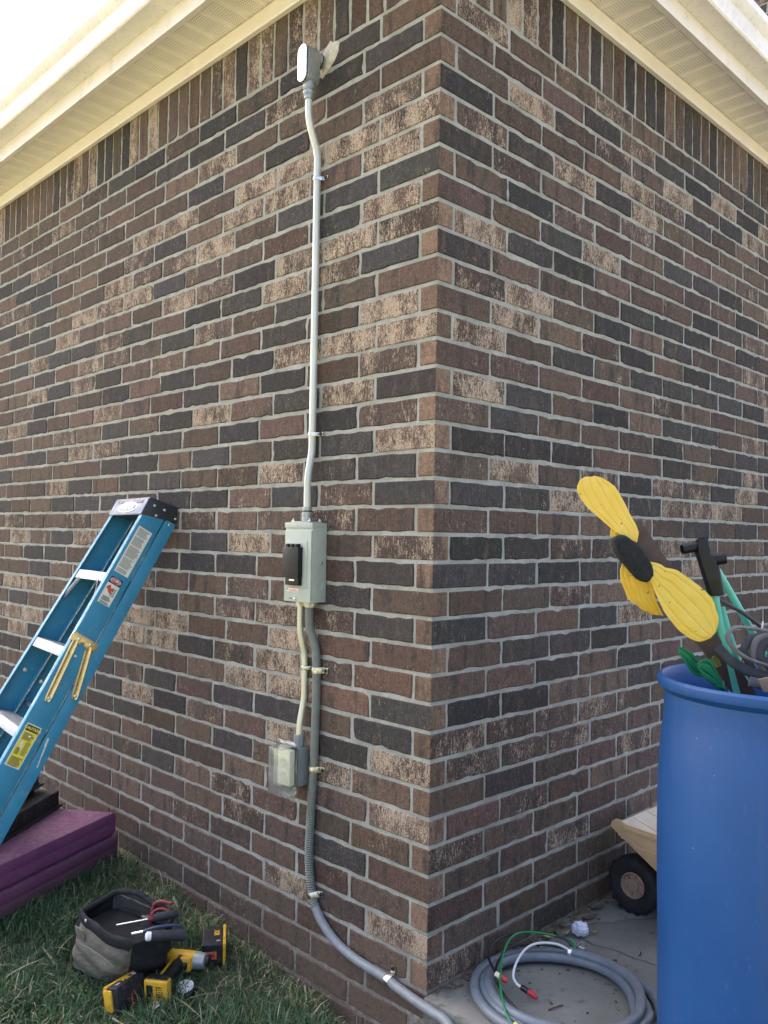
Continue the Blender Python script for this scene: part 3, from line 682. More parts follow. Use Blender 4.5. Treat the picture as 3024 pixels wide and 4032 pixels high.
strap("lowest strap on the flexible conduit with its tab pointing up", -0.131, -0.006, RF, -0.0168, 0.017, tab=(0.12, 1))

# ------------------------------------------------------------------ stepladder
M_FIBER = mat("blue fibreglass", (0.030, 0.215, 0.325), 0.55, var=0.10, vscale=12, bump=0.12, bscale=320, dirt=(0.20, 0.27, 0.28), dirt_amt=0.22, dscale=30)
M_ALU = mat("aluminium tread", (0.24, 0.26, 0.29), 0.5, 0.45, var=0.08, vscale=25, bump=0.06, bscale=120)
M_CAP = mat("dark grey ladder cap", (0.022, 0.024, 0.028), 0.38, var=0.2, vscale=60, bump=0.12, bscale=300)
M_CAPF = mat("brushed grey cap front", (0.10, 0.14, 0.22), 0.5, 0.0, var=0.06, vscale=20, bump=0.05)
M_BRASS = mat("yellow zinc bracket", (0.72, 0.52, 0.20), 0.34, 0.85, var=0.14, vscale=30, bump=0.06, dirt=(0.55, 0.25, 0.12), dirt_amt=0.2, dscale=40)
M_YST = mat("yellow sticker", (0.75, 0.62, 0.04), 0.5, var=0.06); M_WST = mat("cream sticker", (0.70, 0.69, 0.56), 0.5, var=0.05)
lt, ll, ln = V(.991, -.132, .002).normalized(), V(-.064, -.495, -.867).normalized(), V(-.115, -.859, .499)
ln = (ln-lt*ln.dot(lt)).normalized(); ll = ll-lt*ll.dot(lt)-ln*ll.dot(ln); ll.normalize()
LO = V(-1.554, -.083, 1.412)
LW, LK = 0.361, 0.055
lad = thing("stepladder", "blue fibreglass stepladder folded and leaning against left wall", "ladder", (-1.66, -0.95, -0.10))
def LP(t, s, n): return LO+lt*t+ll*s+ln*n
SEND = 1.745
def rail(sg, n0, n1, fl, inner, name, s0=0.05, s1=SEND, taper_off=0.0):
    """channel rail: web facing outwards, two flanges turned inwards"""
    th = 0.0045; mb = MB()
    def e(s): return sg*(LW/2-0.006-taper_off+LK*s)
    for (ta, tb, na, nb) in ((0, -th, n0, n1), (-th, -fl, n0, n0-th*.9 if n0 > n1 else n0+th*.9), (-th, -fl, n1+th*.9 if n0 > n1 else n1-th*.9, n1)):
        pts = []
        for s in (s0, s1): pts.append([LP(e(s)+sg*ta, s, na), LP(e(s)+sg*tb, s, na), LP(e(s)+sg*tb, s, nb), LP(e(s)+sg*ta, s, nb)])
        mb.hexa(pts[0]+pts[1])
    return mb.build(name, M_FIBER, lad, bevel=0.0012, seg=2, ang=40)
rr = rail(1, -0.010, -0.097, 0.030, True, "front_rail"); rail(-1, -0.010, -0.097, 0.030, True, "front_rail")
rail(1, -0.1035, -0.150, 0.022, True, "rear_rail", taper_off=0.0); rail(-1, -0.1035, -0.150, 0.022, True, "rear_rail")
for i in range(5):
    s = 0.342+0.3085*i
    hw = LW/2-0.0115+LK*s
    tr = MB()
    tr.hexa([LP(-hw, s, -0.013), LP(hw, s, -0.013), LP(hw, s+0.036, -0.013), LP(-hw, s+0.036, -0.013), LP(-hw, s, -0.016), LP(hw, s, -0.016), LP(hw, s+0.036, -0.016), LP(-hw, s+0.036, -0.016)])
    # tread plate is level on the ladder when open, so it slopes here
    c1 = LP(0, s-0.001, -0.014); c2 = LP(0, s-0.020, -0.090)
    d = (c2-c1); up_ = lt.cross(d).normalized()*0.0015
    tr.hexa([c1-lt*hw-up_, c1+lt*hw-up_, c2+lt*hw-up_, c2-lt*hw-up_, c1-lt*hw+up_, c1+lt*hw+up_, c2+lt*hw+up_, c2-lt*hw+up_])
    td = tr.build("tread", M_ALU, lad, bevel=0.0008)
    for g in range(5):
        q = c1.lerp(c2, 0.12+g*0.19); MB().obox(q-up_*1.3, lt*hw*.985, d.normalized()*0.0022, up_*.7).build("tread_ridge", M_ALU, td, smooth=False)
    for sg in (-1, 1): screw("rivet", LP(sg*(LW/2-0.006+LK*s), s+0.012, -0.055), lt*sg, 0.006, td, M_STEEL, 0.003)
    if i == 0:
        for sg in (-1, 1): MB().tube([LP(sg*(hw-.008), s+0.12, -0.02), LP(sg*(hw-0.075), s+0.034, -0.016)], 0.008, 8, flat=.35).build("brace", M_ALU, lad)
for i in range(4):
    s = 0.55+0.34*i; hw = LW/2-0.012+LK*s
    MB().tube([LP(-hw, s, -0.127), LP(hw, s, -0.127)], 0.010, 10).build("rear_bar", M_ALU, lad)
# top cap
hw = LW/2
capp = [(0.010, -0.002), (0.087, -0.006), (0.033, -0.172), (-0.019, -0.141)]
cp = MB().hexa([LP(-hw, s, n) for s, n in capp]+[LP(hw, s, n) for s, n in capp]).build("top_cap", M_CAP, lad, bevel=0.004, seg=2)
fp = MB().hexa([LP(-hw*.985, 0.014, 0.0), LP(hw*.985, 0.014, 0.0), LP(hw*.985, 0.084, -0.0035), LP(-hw*.985, 0.084, -0.0035), LP(-hw*.985, 0.014, -0.004), LP(hw*.985, 0.014, -0.004), LP(hw*.985, 0.084, -0.0075), LP(-hw*.985, 0.084, -0.0075)]).build("front_plate", M_CAPF, cp, bevel=0.0015)
for tx in (-0.105, 0.105): MB().obox(LP(tx, 0.030, 0.0003), lt*0.030, ll*0.0055, ln*0.0008).build("slot", M_BLACK, cp, bevel=0.0005)
fn = (ln*1.0+ll*0.05).normalized()
def ell(cs, a, b, h, n=28): return [LP(0, cs, h)+lt*a*math.cos(2*math.pi*k/n)+ll*b*math.sin(2*math.pi*k/n) for k in range(n)]
M_LOGO = mat("white logo", (0.62, 0.64, 0.66), 0.45, var=0.03); M_LOGOB = mat("grey logo field", (0.07, 0.10, 0.13), 0.45, var=0.05)
MB().prism(ell(0.054, 0.105, 0.024, -0.0016), ln*0.0012).build("logo_plate", M_LOGO, cp, smooth=False)
MB().prism(ell(0.054, 0.092, 0.019, -0.0006), ln*0.0009).build("logo_field", M_LOGOB, cp, smooth=False)
text_mesh("logo_text", "WERNER", 0.036, LP(0, 0.0545, 0.0012), lt, -ll, M_LOGO, cp, bold=0.001)
for s, n in ((0.030, -0.035), (0.024, -0.078), (0.060, -0.060), (0.030, -0.135)): screw("rivet", LP(hw, s, n), lt, 0.0058, cp, M_STEEL, 0.004)
screw("rivet", LP(hw-.004, 0.062, -0.127), lt, 0.006, lad, M_STEEL, 0.003)
# stickers on the right rail (outer face)
def RP(s, n, h=0.0): return LP(LW/2-0.006+LK*s, s, n)+lt*h
def sticker(name, s0, s1, n0, n1, m, h=0.0006, parent=None):
    P = [RP(s0, n0), RP(s0, n1), RP(s1, n1), RP(s1, n0)]
    return MB().prism([p+lt*0.0001 for p in P], lt*h).build(name, m, parent or lad, smooth=False)
rs = random.Random(8)
def lines(name, s0, s1, n0, n1, count, parent, across=False, th=0.0016, mm=None):
    mb = MB()
    for i in range(count):
        if rs.random() < .08: continue
        s = s0+(s1-s0)*i/max(1, count-1); e = n0+(n1-n0)*rs.uniform(0.72, 1.0)
        P = [RP(s, n0), RP(s, e), RP(s+th, e), RP(s+th, n0)]
        mb.prism([p+lt*0.0008 for p in P], lt*0.0003)
    o = mb.build(name, mm or M_PRINT, parent, smooth=False, kind="stuff"); return o
w1 = sticker("instruction_sticker", 0.128, 0.324, -0.022, -0.082, M_WST); lines("fine_print", 0.134, 0.318, -0.027, -0.078, 46, lad)
d1 = sticker("danger_sticker", 0.343, 0.453, -0.023, -0.075, M_WST)
sticker("black_header", 0.3432, 0.371, -0.0232, -0.0748, M_PRINT, 0.0009)
def rail_ell(sc, nc, a, b, h, m, name, hh=0.0004):
    P = [RP(sc, nc)+ll*b*math.sin(2*math.pi*k/20)+ln*a*math.cos(2*math.pi*k/20)+lt*h for k in range(20)]
    return MB().prism(P, lt*hh).build(name, m, lad, smooth=False)
rail_ell(0.357, -0.049, 0.0225, 0.0105, 0.0011, M_LOGO, "oval_border"); rail_ell(0.357, -0.049, 0.0205, 0.0088, 0.0016, M_RED, "red_oval")
text_mesh("danger_text", "DANGER", 0.0105, RP(0.357, -0.049, 0.0024), -ln, -ll, M_LOGO, lad)
def poly(name, pts, m, h=0.0009): return MB().prism([RP(s, n, h) for s, n in pts], lt*0.0003).build(name, m, lad, smooth=False)
poly("red_figure", [(0.378, -0.036), (0.376, -0.040), (0.388, -0.045), (0.384, -0.056), (0.390, -0.060), (0.400, -0.052), (0.405, -0.058), (0.410, -0.052), (0.404, -0.042), (0.395, -0.034), (0.392, -0.026), (0.385, -0.030)], M_RED)
for i in range(5): poly("drawn_rung", [(0.386+i*.006, -0.066-i*.0005), (0.388+i*.006, -0.066-i*.0005), (0.391+i*.006, -0.056), (0.389+i*.006, -0.056)], M_PRINT, 0.0012)
for dn in (0, .010): poly("drawn_rail", [(0.383, -0.0665+dn), (0.383, -0.0685+dn), (0.417, -0.0665+dn), (0.417, -0.0645+dn)], M_PRINT, 0.0014)
lines("fine_print", 0.422, 0.449, -0.030, -0.069, 10, lad)
c1_ = sticker("caution_sticker", 0.930, 1.082, -0.022, -0.077, M_LOGO); sticker("yellow_field", 0.933, 1.079, -0.0245, -0.0745, M_YST, 0.0009)
sticker("black_header", 0.934, 0.955, -0.0255, -0.0735, M_PRINT, 0.0012)
text_mesh("caution_text", "CAUTION", 0.0135, RP(0.9445, -0.0495, 0.0020), -ln, -ll, M_YST, lad, bold=0.0004)
lines("fine_print", 0.958, 0.984, -0.029, -0.071, 10, lad); lines("fine_print", 0.990, 1.034, -0.052, -0.072, 14, lad); lines("fine_print", 1.044, 1.077, -0.029, -0.071, 13, lad)
poly("drawn_figure", [(0.990, -0.038), (0.994, -0.044), (1.004, -0.042), (1.006, -0.048), (1.020, -0.047), (1.020, -0.040), (1.008, -0.038), (1.002, -0.034)], M_WST, 0.0012)
for i in range(6): poly("drawn_rung", [(1.016+i*.004, -0.030), (1.018+i*.004, -0.030), (1.018+i*.004, -0.044), (1.016+i*.004, -0.044)], M_PRINT, 0.0014)
# spreader bracket and arms on the right rail
bp_ = MB().prism([RP(s, n, 0.0012) for s, n in [(0.586, -0.004), (0.584, -0.010), (0.588, -0.100), (0.592, -0.110), (0.612, -0.110), (0.620, -0.104), (0.6195, -0.066), (0.612, -0.060), (0.606, -0.056), (0.612, -0.050), (0.619, -0.046), (0.619, -0.008), (0.612, -0.002)]], lt*0.0022).build("spreader_bracket", M_BRASS, lad, bevel=0.0006)
for s, n in ((0.603, -0.034), (0.604, -0.082)): screw("rivet", RP(s, n, 0.0034), lt, 0.0058, bp_, M_STEEL, 0.003)
for (s0, n0, s1, n1) in ((0.612, -0.026, 0.842, -0.044), (0.612, -0.083, 0.797, -0.128)):
    A_, B_ = RP(s0, n0, 0.0045), RP(s1, n1, 0.0045); d = (B_-A_).normalized(); sdv = d.cross(lt).normalized()
    rows = []
    for k in range(13):
        t_ = k/12; c = A_.lerp(B_, t_); wv = 0.0125*(1 if k not in (0, 12) else .7)
        rows.append([c+sdv*wv*q+lt*hgt for q, hgt in ((-1, -.002), (-.72, .003), (-.4, .001), (.4, .001), (.72, .003), (1, -.002))])
    am = MB().sheet(rows, 0.0015).build("spreader_arm", M_BRASS, lad, ang=50)
    screw("rivet", B_-d*0.012+lt*0.0005, lt, 0.0062, am, M_STEEL, 0.004)
M_SCUFF = mat("pale dried caulk", (0.60, 0.62, 0.50), 0.8, var=0.2, vscale=90)
poly("paint_scuff", [(0.952, -0.112), (0.950, -0.118), (0.968, -0.121), (0.990, -0.124), (1.020, -0.127), (1.052, -0.133), (1.055, -0.129), (1.010, -0.122), (0.985, -0.118), (0.970, -0.113)], M_SCUFF, 0.0004)
for sg, s in ((-1, 0.78), (-1, 0.795)): 
    MB().lathe(LP(-(LW/2-0.0105+LK*s)+0, s, -0.05 if s < .79 else -0.13), lt, [(0.0085, -.001), (0.0085, 0.002), (0.006, 0.0025), (0.006, 0.001)], 16).build("washer", M_STEEL, lad)
for sg in (-1, 1):
    MB().hexa([LP(sg*(LW/2-.004+LK*SEND), SEND-.05, -0.006), LP(sg*(LW/2-.04+LK*SEND), SEND-.05, -0.006), LP(sg*(LW/2-.04+LK*SEND), SEND-.05, -0.1), LP(sg*(LW/2-.004+LK*SEND), SEND-.05, -0.1),
               LP(sg*(LW/2-.002+LK*SEND), SEND+.012, -0.004), LP(sg*(LW/2-.042+LK*SEND), SEND+.012, -0.004), LP(sg*(LW/2-.042+LK*SEND), SEND+.03, -0.1), LP(sg*(LW/2-.002+LK*SEND), SEND+.03, -0.1)]).build("foot", M_BLACK, lad, bevel=0.003)

# ------------------------------------------------------------------ purple mat and black tray
def mat_purple():
    t = NT("dusty purple vinyl"); p = t.pos()
    a = t.noise(p, 8, 5, .6); g = t.noise(t.vmath('MULTIPLY', p, (55, 55, 55)), 1, 5, .7)
    nz = t.n("SeparateXYZ"); t.l(t.n("NewGeometry").outputs['Normal'], nz.inputs[0])
    c = t.mix(t.rng(a, .35, .65, 0, 1), (0.165, 0.045, 0.125), (0.205, 0.058, 0.155))
    dust = t.math('MULTIPLY', t.rng(nz.outputs[2], 0.5, 0.95, 0.12, 1), t.rng(g, 0.42, 0.66, 0.05, 0.55)); c = t.mix(dust, c, (0.33, 0.27, 0.25))
    z = t.n("SeparateXYZ"); t.l(p, z.inputs[0])
    mud = t.math('MULTIPLY', t.rng(z.outputs[2], 0.03, -0.06, 0, 0.85), t.rng(a, .3, .6, .5, 1)); c = t.mix(mud, c, (0.105, 0.06, 0.055))
    t.set(color=c, rough=0.55); t.bump(t.noise(p, 300, 2), .2, .001); return t.m
M_PUR = mat_purple()
mA, mf, me_ = V(-1.700, -0.050, 0), V(.42, -.907, 0), V(-.80, -.60, 0)
mt = thing("folded_mat", "purple folded foam mat lying against left wall under ladder", "mat", (-1.7, -0.5, gz(-1.7)))
for i, (z0, z1, off) in enumerate(((-0.092, 0.006, 0.012), (0.008, 0.105, 0.0))):
    o = mA+mf*(-off)+V(0.006*(1-i), 0, 0)
    P = [o, o+mf*1.15, o+mf*1.15+me_*0.62, o+me_*0.62]
    mid = (z0+z1)/2+0.004; mb = MB()
    def lay_ring(z, e):
        c = sum(P, V(0, 0, 0))/4; return [p+(c-p).normalized()*e*1.4+V(0, 0, z) for p in P]
    rings = [lay_ring(z0, .012), lay_ring(z0+.012, 0), lay_ring(mid-.004, -.0005), lay_ring(mid, .0018), lay_ring(mid+.004, -.0005), lay_ring(z1-.012, 0), lay_ring(z1-.003, .006), lay_ring(z1, .018)]
    v = [p for r_ in rings for p in r_]; f = [(3, 2, 1, 0), tuple(len(v)-4+k for k in range(4))]
    for a in range(len(rings)-1):
        for k in range(4): f.append((a*4+k, a*4+(k+1) % 4, a*4+4+(k+1) % 4, a*4+4+k))
    mb.add(v, f).build("panel", M_PUR, mt, bevel=0.004, seg=2, ang=50)
tray = thing("ribbed_tray", "black ribbed plastic tray stacked on the purple mat behind ladder", "tray", (-1.9, -0.35, 0.106))
tA, tf, te = V(-1.905, -0.185, 0.1065), V(.62, -.785, 0).normalized(), V(-.80, -.60, 0)
M_TRAY = mat("dusty black plastic", (0.022, 0.021, 0.020), 0.6, var=0.3, vscale=30, bump=0.2, bscale=150, dirt=(0.10, 0.09, 0.075), dirt_amt=0.3)
def slabp(o, Lf, Le, z0, z1, name): return MB().prism([o+V(0, 0, z0), o+tf*Lf+V(0, 0, z0), o+tf*Lf+te*Le+V(0, 0, z0), o+te*Le+V(0, 0, z0)], (0, 0, z1-z0)).build(name, M_TRAY, tray, bevel=0.003)
slabp(tA, 0.55, 0.45, 0.0, 0.012, "flange"); b1 = slabp(tA+tf*.015+te*.015, 0.52, 0.42, 0.012, 0.070, "body")
slabp(tA+tf*.03+te*.07, 0.50, 0.36, 0.092, 0.102, "flange"); b2 = slabp(tA+tf*.04+te*.09, 0.48, 0.32, 0.102, 0.170, "body"); slabp(tA+tf*.05+te*.10, .46, .30, .0705, .0915, "neck")
for i in range(44):
    q = tA+tf*(.02+i*0.0118)+te*.0135; MB().obox(q+V(0, 0, 0.041), tf*0.0028, te*0.003, V(0, 0, 0.028)).build("rib", M_TRAY, b1, smooth=False)
for i in range(12):
    q = tA+tf*.0135+te*(.03+i*0.033); MB().obox(q+V(0, 0, 0.041), te*0.0028, tf*0.003, V(0, 0, 0.028)).build("rib", M_TRAY, b1, smooth=False)

# ------------------------------------------------------------------ tool bag and tools on the lawn
M_KHAKI = mat("khaki canvas", (0.19, 0.168, 0.122), 0.9, var=0.25, vscale=14, bump=0.7, bscale=34, bdist=0.012, dirt=(0.26, 0.23, 0.18), dirt_amt=0.25, dscale=18)
M_BAGB = mat("black canvas", (0.012, 0.013, 0.014), 0.85, var=0.3, vscale=20, bump=0.5, bscale=420, dirt=(0.06, 0.055, 0.045), dirt_amt=0.2)
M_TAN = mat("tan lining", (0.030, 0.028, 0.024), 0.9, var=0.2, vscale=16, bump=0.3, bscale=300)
bag = thing("tool_bag", "open khaki and black canvas tool bag on the grass", "bag", (-0.96, -0.42, gz(-0.96)))
rg = random.Random(5)
bot = [V(-1.045, -.535, gz(-1.05)+.004), V(-.865, -.436, gz(-.87)+.004), V(-.905, -.275, gz(-.9)+.004), V(-1.105, -.385, gz(-1.1)+.004)]
rim = [V(-1.005, -.530, 0.062), V(-.760, -.478, 0.022), V(-.790, -.318, 0.034), V(-1.050, -.388, 0.072)]
def loop(Q, n, bulge, rnd_):
    out = []
    c = sum(Q, V(0, 0, 0))/4
    for i in range(4):
        a, b = Q[i], Q[(i+1) % 4]; m_ = n[i % 2]
        for k in range(m_):
            t = k/m_; p = a.lerp(b, t); e = (p-c); e.z = 0; p = p+e.normalized()*bulge*math.sin(math.pi*t)
            if t == 0: p = p+(c-p)*0.06
            out.append(p)
    return out
NB = (12, 8); rows = []
for r_ in range(11):
    t = r_/10; Q = [b.lerp(a, t) for a, b in zip(rim, bot)]; blg = 0.012+0.034*math.sin(math.pi*min(1, t*1.0))
    L0 = loop(Q, NB, blg, rg)
    for i, p in enumerate(L0):
        c = sum(Q, V(0, 0, 0))/4; e = (p-c); e.z = 0
        L0[i] = p+e.normalized()*(0.017*math.sin(i*0.9+r_*0.8)*math.sin(r_*1.1+.6)*math.sin(math.pi*t)+rg.uniform(-.0025, .0025))+V(0, 0, rg.uniform(-.002, .002))
    rows.append(L0)
nb = len(rows[0]); mb = MB(); vs_ = [p for r_ in rows for p in r_]
side = lambda i: 0 if i < NB[0] else 1 if i < NB[0]+NB[1] else 0 if i < 2*NB[0]+NB[1] else 1
mb.v = vs_
for r_ in range(10):
    for i in range(nb): mb.f.append([r_*nb+i, r_*nb+(i+1) % nb, (r_+1)*nb+(i+1) % nb, (r_+1)*nb+i]); mb.mi.append(1 if r_ < 1 else side(i))
o = mb.build("body", [M_KHAKI, M_BAGB], bag, ang=70)
sl = o.modifiers.new("thickness", 'SOLIDIFY'); sl.thickness = 0.004; sl.offset = -1
ss = o.modifiers.new("sub", 'SUBSURF'); ss.levels = 1; ss.render_levels = 2
inner = []
for r_ in range(4):
    t = (0.02, .18, .42, .75)[r_]; Q = [b.lerp(a, t) for a, b in zip(rim, bot)]; c = sum(Q, V(0, 0, 0))/4
    inner.append([p+(c-p)*0.10 for p in loop(Q, NB, 0.01, rg)])
mb = MB(); mb.v = [p for r_ in inner for p in r_]
for r_ in range(3):
    for i in range(nb): mb.f.append([r_*nb+i, r_*nb+(i+1) % nb, (r_+1)*nb+(i+1) % nb, (r_+1)*nb+i]); mb.mi.append(1 if (2*NB[0]+NB[1] > i >= NB[0]+NB[1]) and r_ > 0 else 0)
mb.f.append([3*nb+i for i in range(nb)]); mb.mi.append(0)
mb.build("lining", [M_BAGB, M_TAN], bag, ang=70)
R0 = [p+V(0, 0, -.010*math.sin(i*.55+.4)**2+rg.uniform(-.002, .002)) for i, p in enumerate(loop(rim, NB, 0.018, rg))]
fr = R0[:NB[0]+1]
MB().tube(resample([p+V(0, 0, -0.004) for p in fr], 20), 0.022, 10, flat=0.42, upv=(0, 0, 1)).build("front_rim", M_BAGB, bag, ang=80)
bk_ = R0[NB[0]+NB[1]:2*NB[0]+NB[1]+1]
arch = [p+V(0, 0, 0.006+0.016*math.sin(math.pi*(i/(len(bk_)-1)))**.6) for i, p in enumerate(bk_)]
MB().tube(resample([R0[NB[0]+4]]+arch+[R0[0]+V(0, 0, .002)], 30), 0.0085, 10).build("back_rim", M_BAGB, bag, ang=80)
rowsb = [[a_, (a_+b_)/2+V(0, 0, 0), b_] for a_, b_ in zip(resample(arch, 14), resample([p+V(0.01, -.004, -.03) for p in bk_], 14))]
MB().sheet(rowsb, 0.004).build("back_flap", M_TAN, bag, ang=70)
fdir = (rim[1]-rim[0]).normalized(); fdn = V(-.03, .05, -.19).normalized()
fo = V(-0.955, -0.545, 0.005); nrmf = fdir.cross(fdn).normalized()
if nrmf.y > 0: nrmf = -nrmf
MB().obox(fo+nrmf*0.004, fdir*0.020, fdn*0.032, nrmf*0.002).build("label_patch", M_KHAKI, bag, bevel=0.0015)
MB().tube(catmull([fo+fdir*-.03+fdn*.04+nrmf*.006, fo+fdir*.03+fdn*.012+nrmf*.014, fo+fdir*.10+fdn*.012+nrmf*.012, fo+fdir*.155+fdn*.03+nrmf*.006], 5), 0.004, 8, flat=.5).build("handle_seam", M_KHAKI, bag)
MB().lathe(rim[0].lerp(rim[1], .28)+V(0, -.026, .006), (0.1, -1, .3), [(0.005, 0), (0.005, .003), (0.002, .004)], 10).build("rivet", M_STEEL, bag)
M_RHAN = mat("red handle plastic", (0.16, 0.016, 0.020), 0.4, var=0.12); M_GRIP = mat("black rubber grip", (0.018, 0.019, 0.021), 0.7, var=0.2, bump=0.3, bscale=300)
def tool(name, label, cat, a, b, prof, m, tip=None):
    t = thing(name, label, cat, a); a, b = Vector(a), Vector(b); d = (b-a)
    MB().lathe(a, d, [(r_, h*d.length) for h, r_ in prof], 12).build("handle", m, t)
    return t, a, b, d.normalized()
t1, a, b, d = tool("screwdriver", "screwdriver with red collar and thin shaft lying across tool bag mouth", "screwdriver", (-0.802, -0.385, 0.062), (-0.772, -0.315, 0.066), [(0, .009), (.1, .012), (.5, .0135), (.85, .013), (1, .008)], M_GRIP)
MB().lathe(a-d*0.018, d, [(0.007, 0), (0.0115, .003), (0.0125, .012), (0.0095, .018)], 12).build("collar", M_RHAN, t1)
MB().tube([a-d*0.018, a-d*0.105+V(-.012, 0, -.004)], 0.0022, 8).build("shaft", M_STEEL, t1)
t2, a, b, d = tool("flashlight", "black torch with white end sticking out of tool bag", "flashlight", (-0.742, -0.428, 0.040), (-0.700, -0.335, 0.030), [(0, .014), (.1, .0165), (.5, .016), (.8, .0185), (1, .0185)], M_GRIP)
MB().lathe(a-d*0.016, d, [(0.008, 0), (0.0135, .004), (0.0135, .016)], 14).build("end_cap", mat("white plastic", (0.75, 0.76, 0.76), 0.4, var=0.04), t2)
t3 = thing("pliers", "red handled pliers inside tool bag", "pliers", (-0.845, -0.335, 0.045))
MB().tube(catmull([(-0.872, -0.352, 0.04), (-0.872, -0.342, 0.07), (-0.850, -0.328, 0.082), (-0.818, -0.312, 0.080)], 6), 0.0058, 8).build("handle", M_RHAN, t3)
MB().tube(catmull([(-0.862, -0.366, 0.03), (-0.856, -0.350, 0.055), (-0.835, -0.336, 0.065), (-0.806, -0.322, 0.062)], 6), 0.0058, 8).build("handle", M_RHAN, t3)
MB().obox((-0.872, -0.37, 0.026), V(.012, .008, .0), V(-.004, .006, 0), V(0, 0, .016)).build("jaw", M_STEEL, t3, bevel=.002)
t4 = thing("leather_strap", "pale leather strap hanging inside tool bag", "strap", (-0.80, -0.31, 0.06))
MB().sheet([[V(-.800-.008*j+.012*math.sin(i*.8), -.318+.006*j+.004*i, .102-.012*i) for j in range(3)] for i in range(5)], .002).build("leather", mat("pale suede", (0.30, 0.25, 0.19), .85, var=.2), t4, ang=70)
t5 = thing("cutter", "tool with blue grip under the torch in tool bag", "cutter", (-0.76, -0.42, 0.03))
MB().tube(catmull([(-0.775, -0.435, 0.045), (-0.752, -0.405, 0.056), (-0.728, -0.365, 0.058), (-0.715, -0.335, 0.052)], 5), 0.005, 8).build("handle", mat("blue plastic grip", (0.012, 0.03, 0.07), .5, var=.1), t5)
MB().tube([(-0.775, -0.435, 0.045), (-0.795, -0.462, 0.040)], 0.004, 8).build("blade", M_STEEL, t5)

M_DY = mat("worn tool yellow", (0.68, 0.38, 0.025), 0.45, var=0.12, vscale=40, bump=0.12, bscale=250, dirt=(0.10, 0.075, 0.05), dirt_amt=0.28, dscale=55)
M_DB = mat("worn tool black", (0.011, 0.012, 0.014), 0.55, var=0.3, vscale=60, bump=0.25, bscale=250, dirt=(0.13, 0.12, 0.11), dirt_amt=0.25, dscale=70)
M_OR = mat("orange tape", (0.62, 0.14, 0.06), 0.6, var=0.12, vscale=60); M_WP = mat("white print", (0.7, 0.7, 0.68), .5, var=.05)
# battery 1
b1_ = thing("battery_pack", "black and yellow battery pack standing on edge nearest the camera", "battery", (-0.752, -0.50, -0.165))
e1, e2, e3 = V(-.27, .962, 0).normalized(), V(.93, .26, .22).normalized(), V(0, 0, 1)
e3 = (e3-e2*e3.dot(e2)).normalized(); e1 = e3.cross(e2)*-1 if e3.cross(e2).dot(e1) < 0 else e3.cross(e2)
c = V(-.775, -.489, -.119)
bb = MB().obox(c+e2*.006, e1*.056, e2*.0205, e3*.037).build("case", M_DB, b1_, bevel=.006, seg=3)
MB().obox(c-e2*.0195, e1*.0585, e2*.0055, e3*.0385).build("rail_plate", M_DY, b1_, bevel=.004)
MB().obox(c-e1*.0585-e2*.008, e1*.004, e2*.016, e3*.030).build("release_button", M_DY, b1_, bevel=.003)
for i in range(5): MB().obox(c+e2*.0268-e1*(.044-.012*i)+e3*(-.006), e1*.0032, e2*.0016, e3*.022).build("grip_rib", M_DB, bb, bevel=.001)
MB().obox(c+e2*.0272-e1*.0)  if False else None
MB().prism([c+e2*.0268+e1*x+e3*z for x, z in ((-.008, -.030), (.004, -.030), (.010, .002), (.004, .014), (-.002, -.006))], e2*.0008).build("red_flash", M_RED, b1_, smooth=False)
text_mesh("size_text", "4", .024, c+e3*.0375+e1*.040-e2*.002, e1, -e2, M_WP, bb, bold=.0008)
text_mesh("series_text", "XR", .026, c+e3*.0375+e1*.008-e2*.002, e1, -e2, M_DY, bb, bold=.001)
text_mesh("volt_text", "20V", .012, c+e3*.0375-e1*.030+e2*.006, e1, -e2, M_WP, bb)
text_mesh("max_text", "MAX", .010, c+e3*.0375-e1*.006-e2*.0155, e1, -e2, M_DB, bb)
# battery 2
b2_ = thing("battery_pack", "battery pack with orange sticker standing in grass near the brick wall", "battery", (-0.82, -0.185, -0.16))
f2, f1, f3 = V(-.80, .56, .10).normalized(), V(.56, .80, 0).normalized(), V(0, 0, 1)
f3 = f2.cross(f1).normalized(); f3 = f3 if f3.z > 0 else -f3
c = V(-.839, -.139, -.113)
bb2 = MB().obox(c, f1*.034, f2*.056, f3*.034).build("case", M_DB, b2_, bevel=.006, seg=3)
MB().obox(c+f1*.0385, f1*.005, f2*.060, f3*.037).build("rail_plate", M_DY, b2_, bevel=.004)
MB().obox(c-f2*.0566-f1*.004-f3*.003, f1*.018, f2*.0008, f3*.013).build("orange_sticker", M_OR, bb2, smooth=False)
text_mesh("sticker_text", "202", .013, c-f2*.0582-f1*.004-f3*.003, f1, f3, M_PRINT, bb2, bold=.0005)
for i in range(6): MB().obox(c+f1*.0345-f2*(.05-.012*i)-f3*.006, f1*.0012, f2*.003, f3*.022).build("grip_rib", M_DB, bb2, bevel=.0008)
text_mesh("series_text", "XR", .024, c+f3*.0345+f2*.012+f1*.012, -f2, f1, M_DY, bb2, bold=.001)
text_mesh("size_text", "5", .018, c+f3*.0345-f2*.034+f1*.018, -f2, f1, M_WP, bb2)
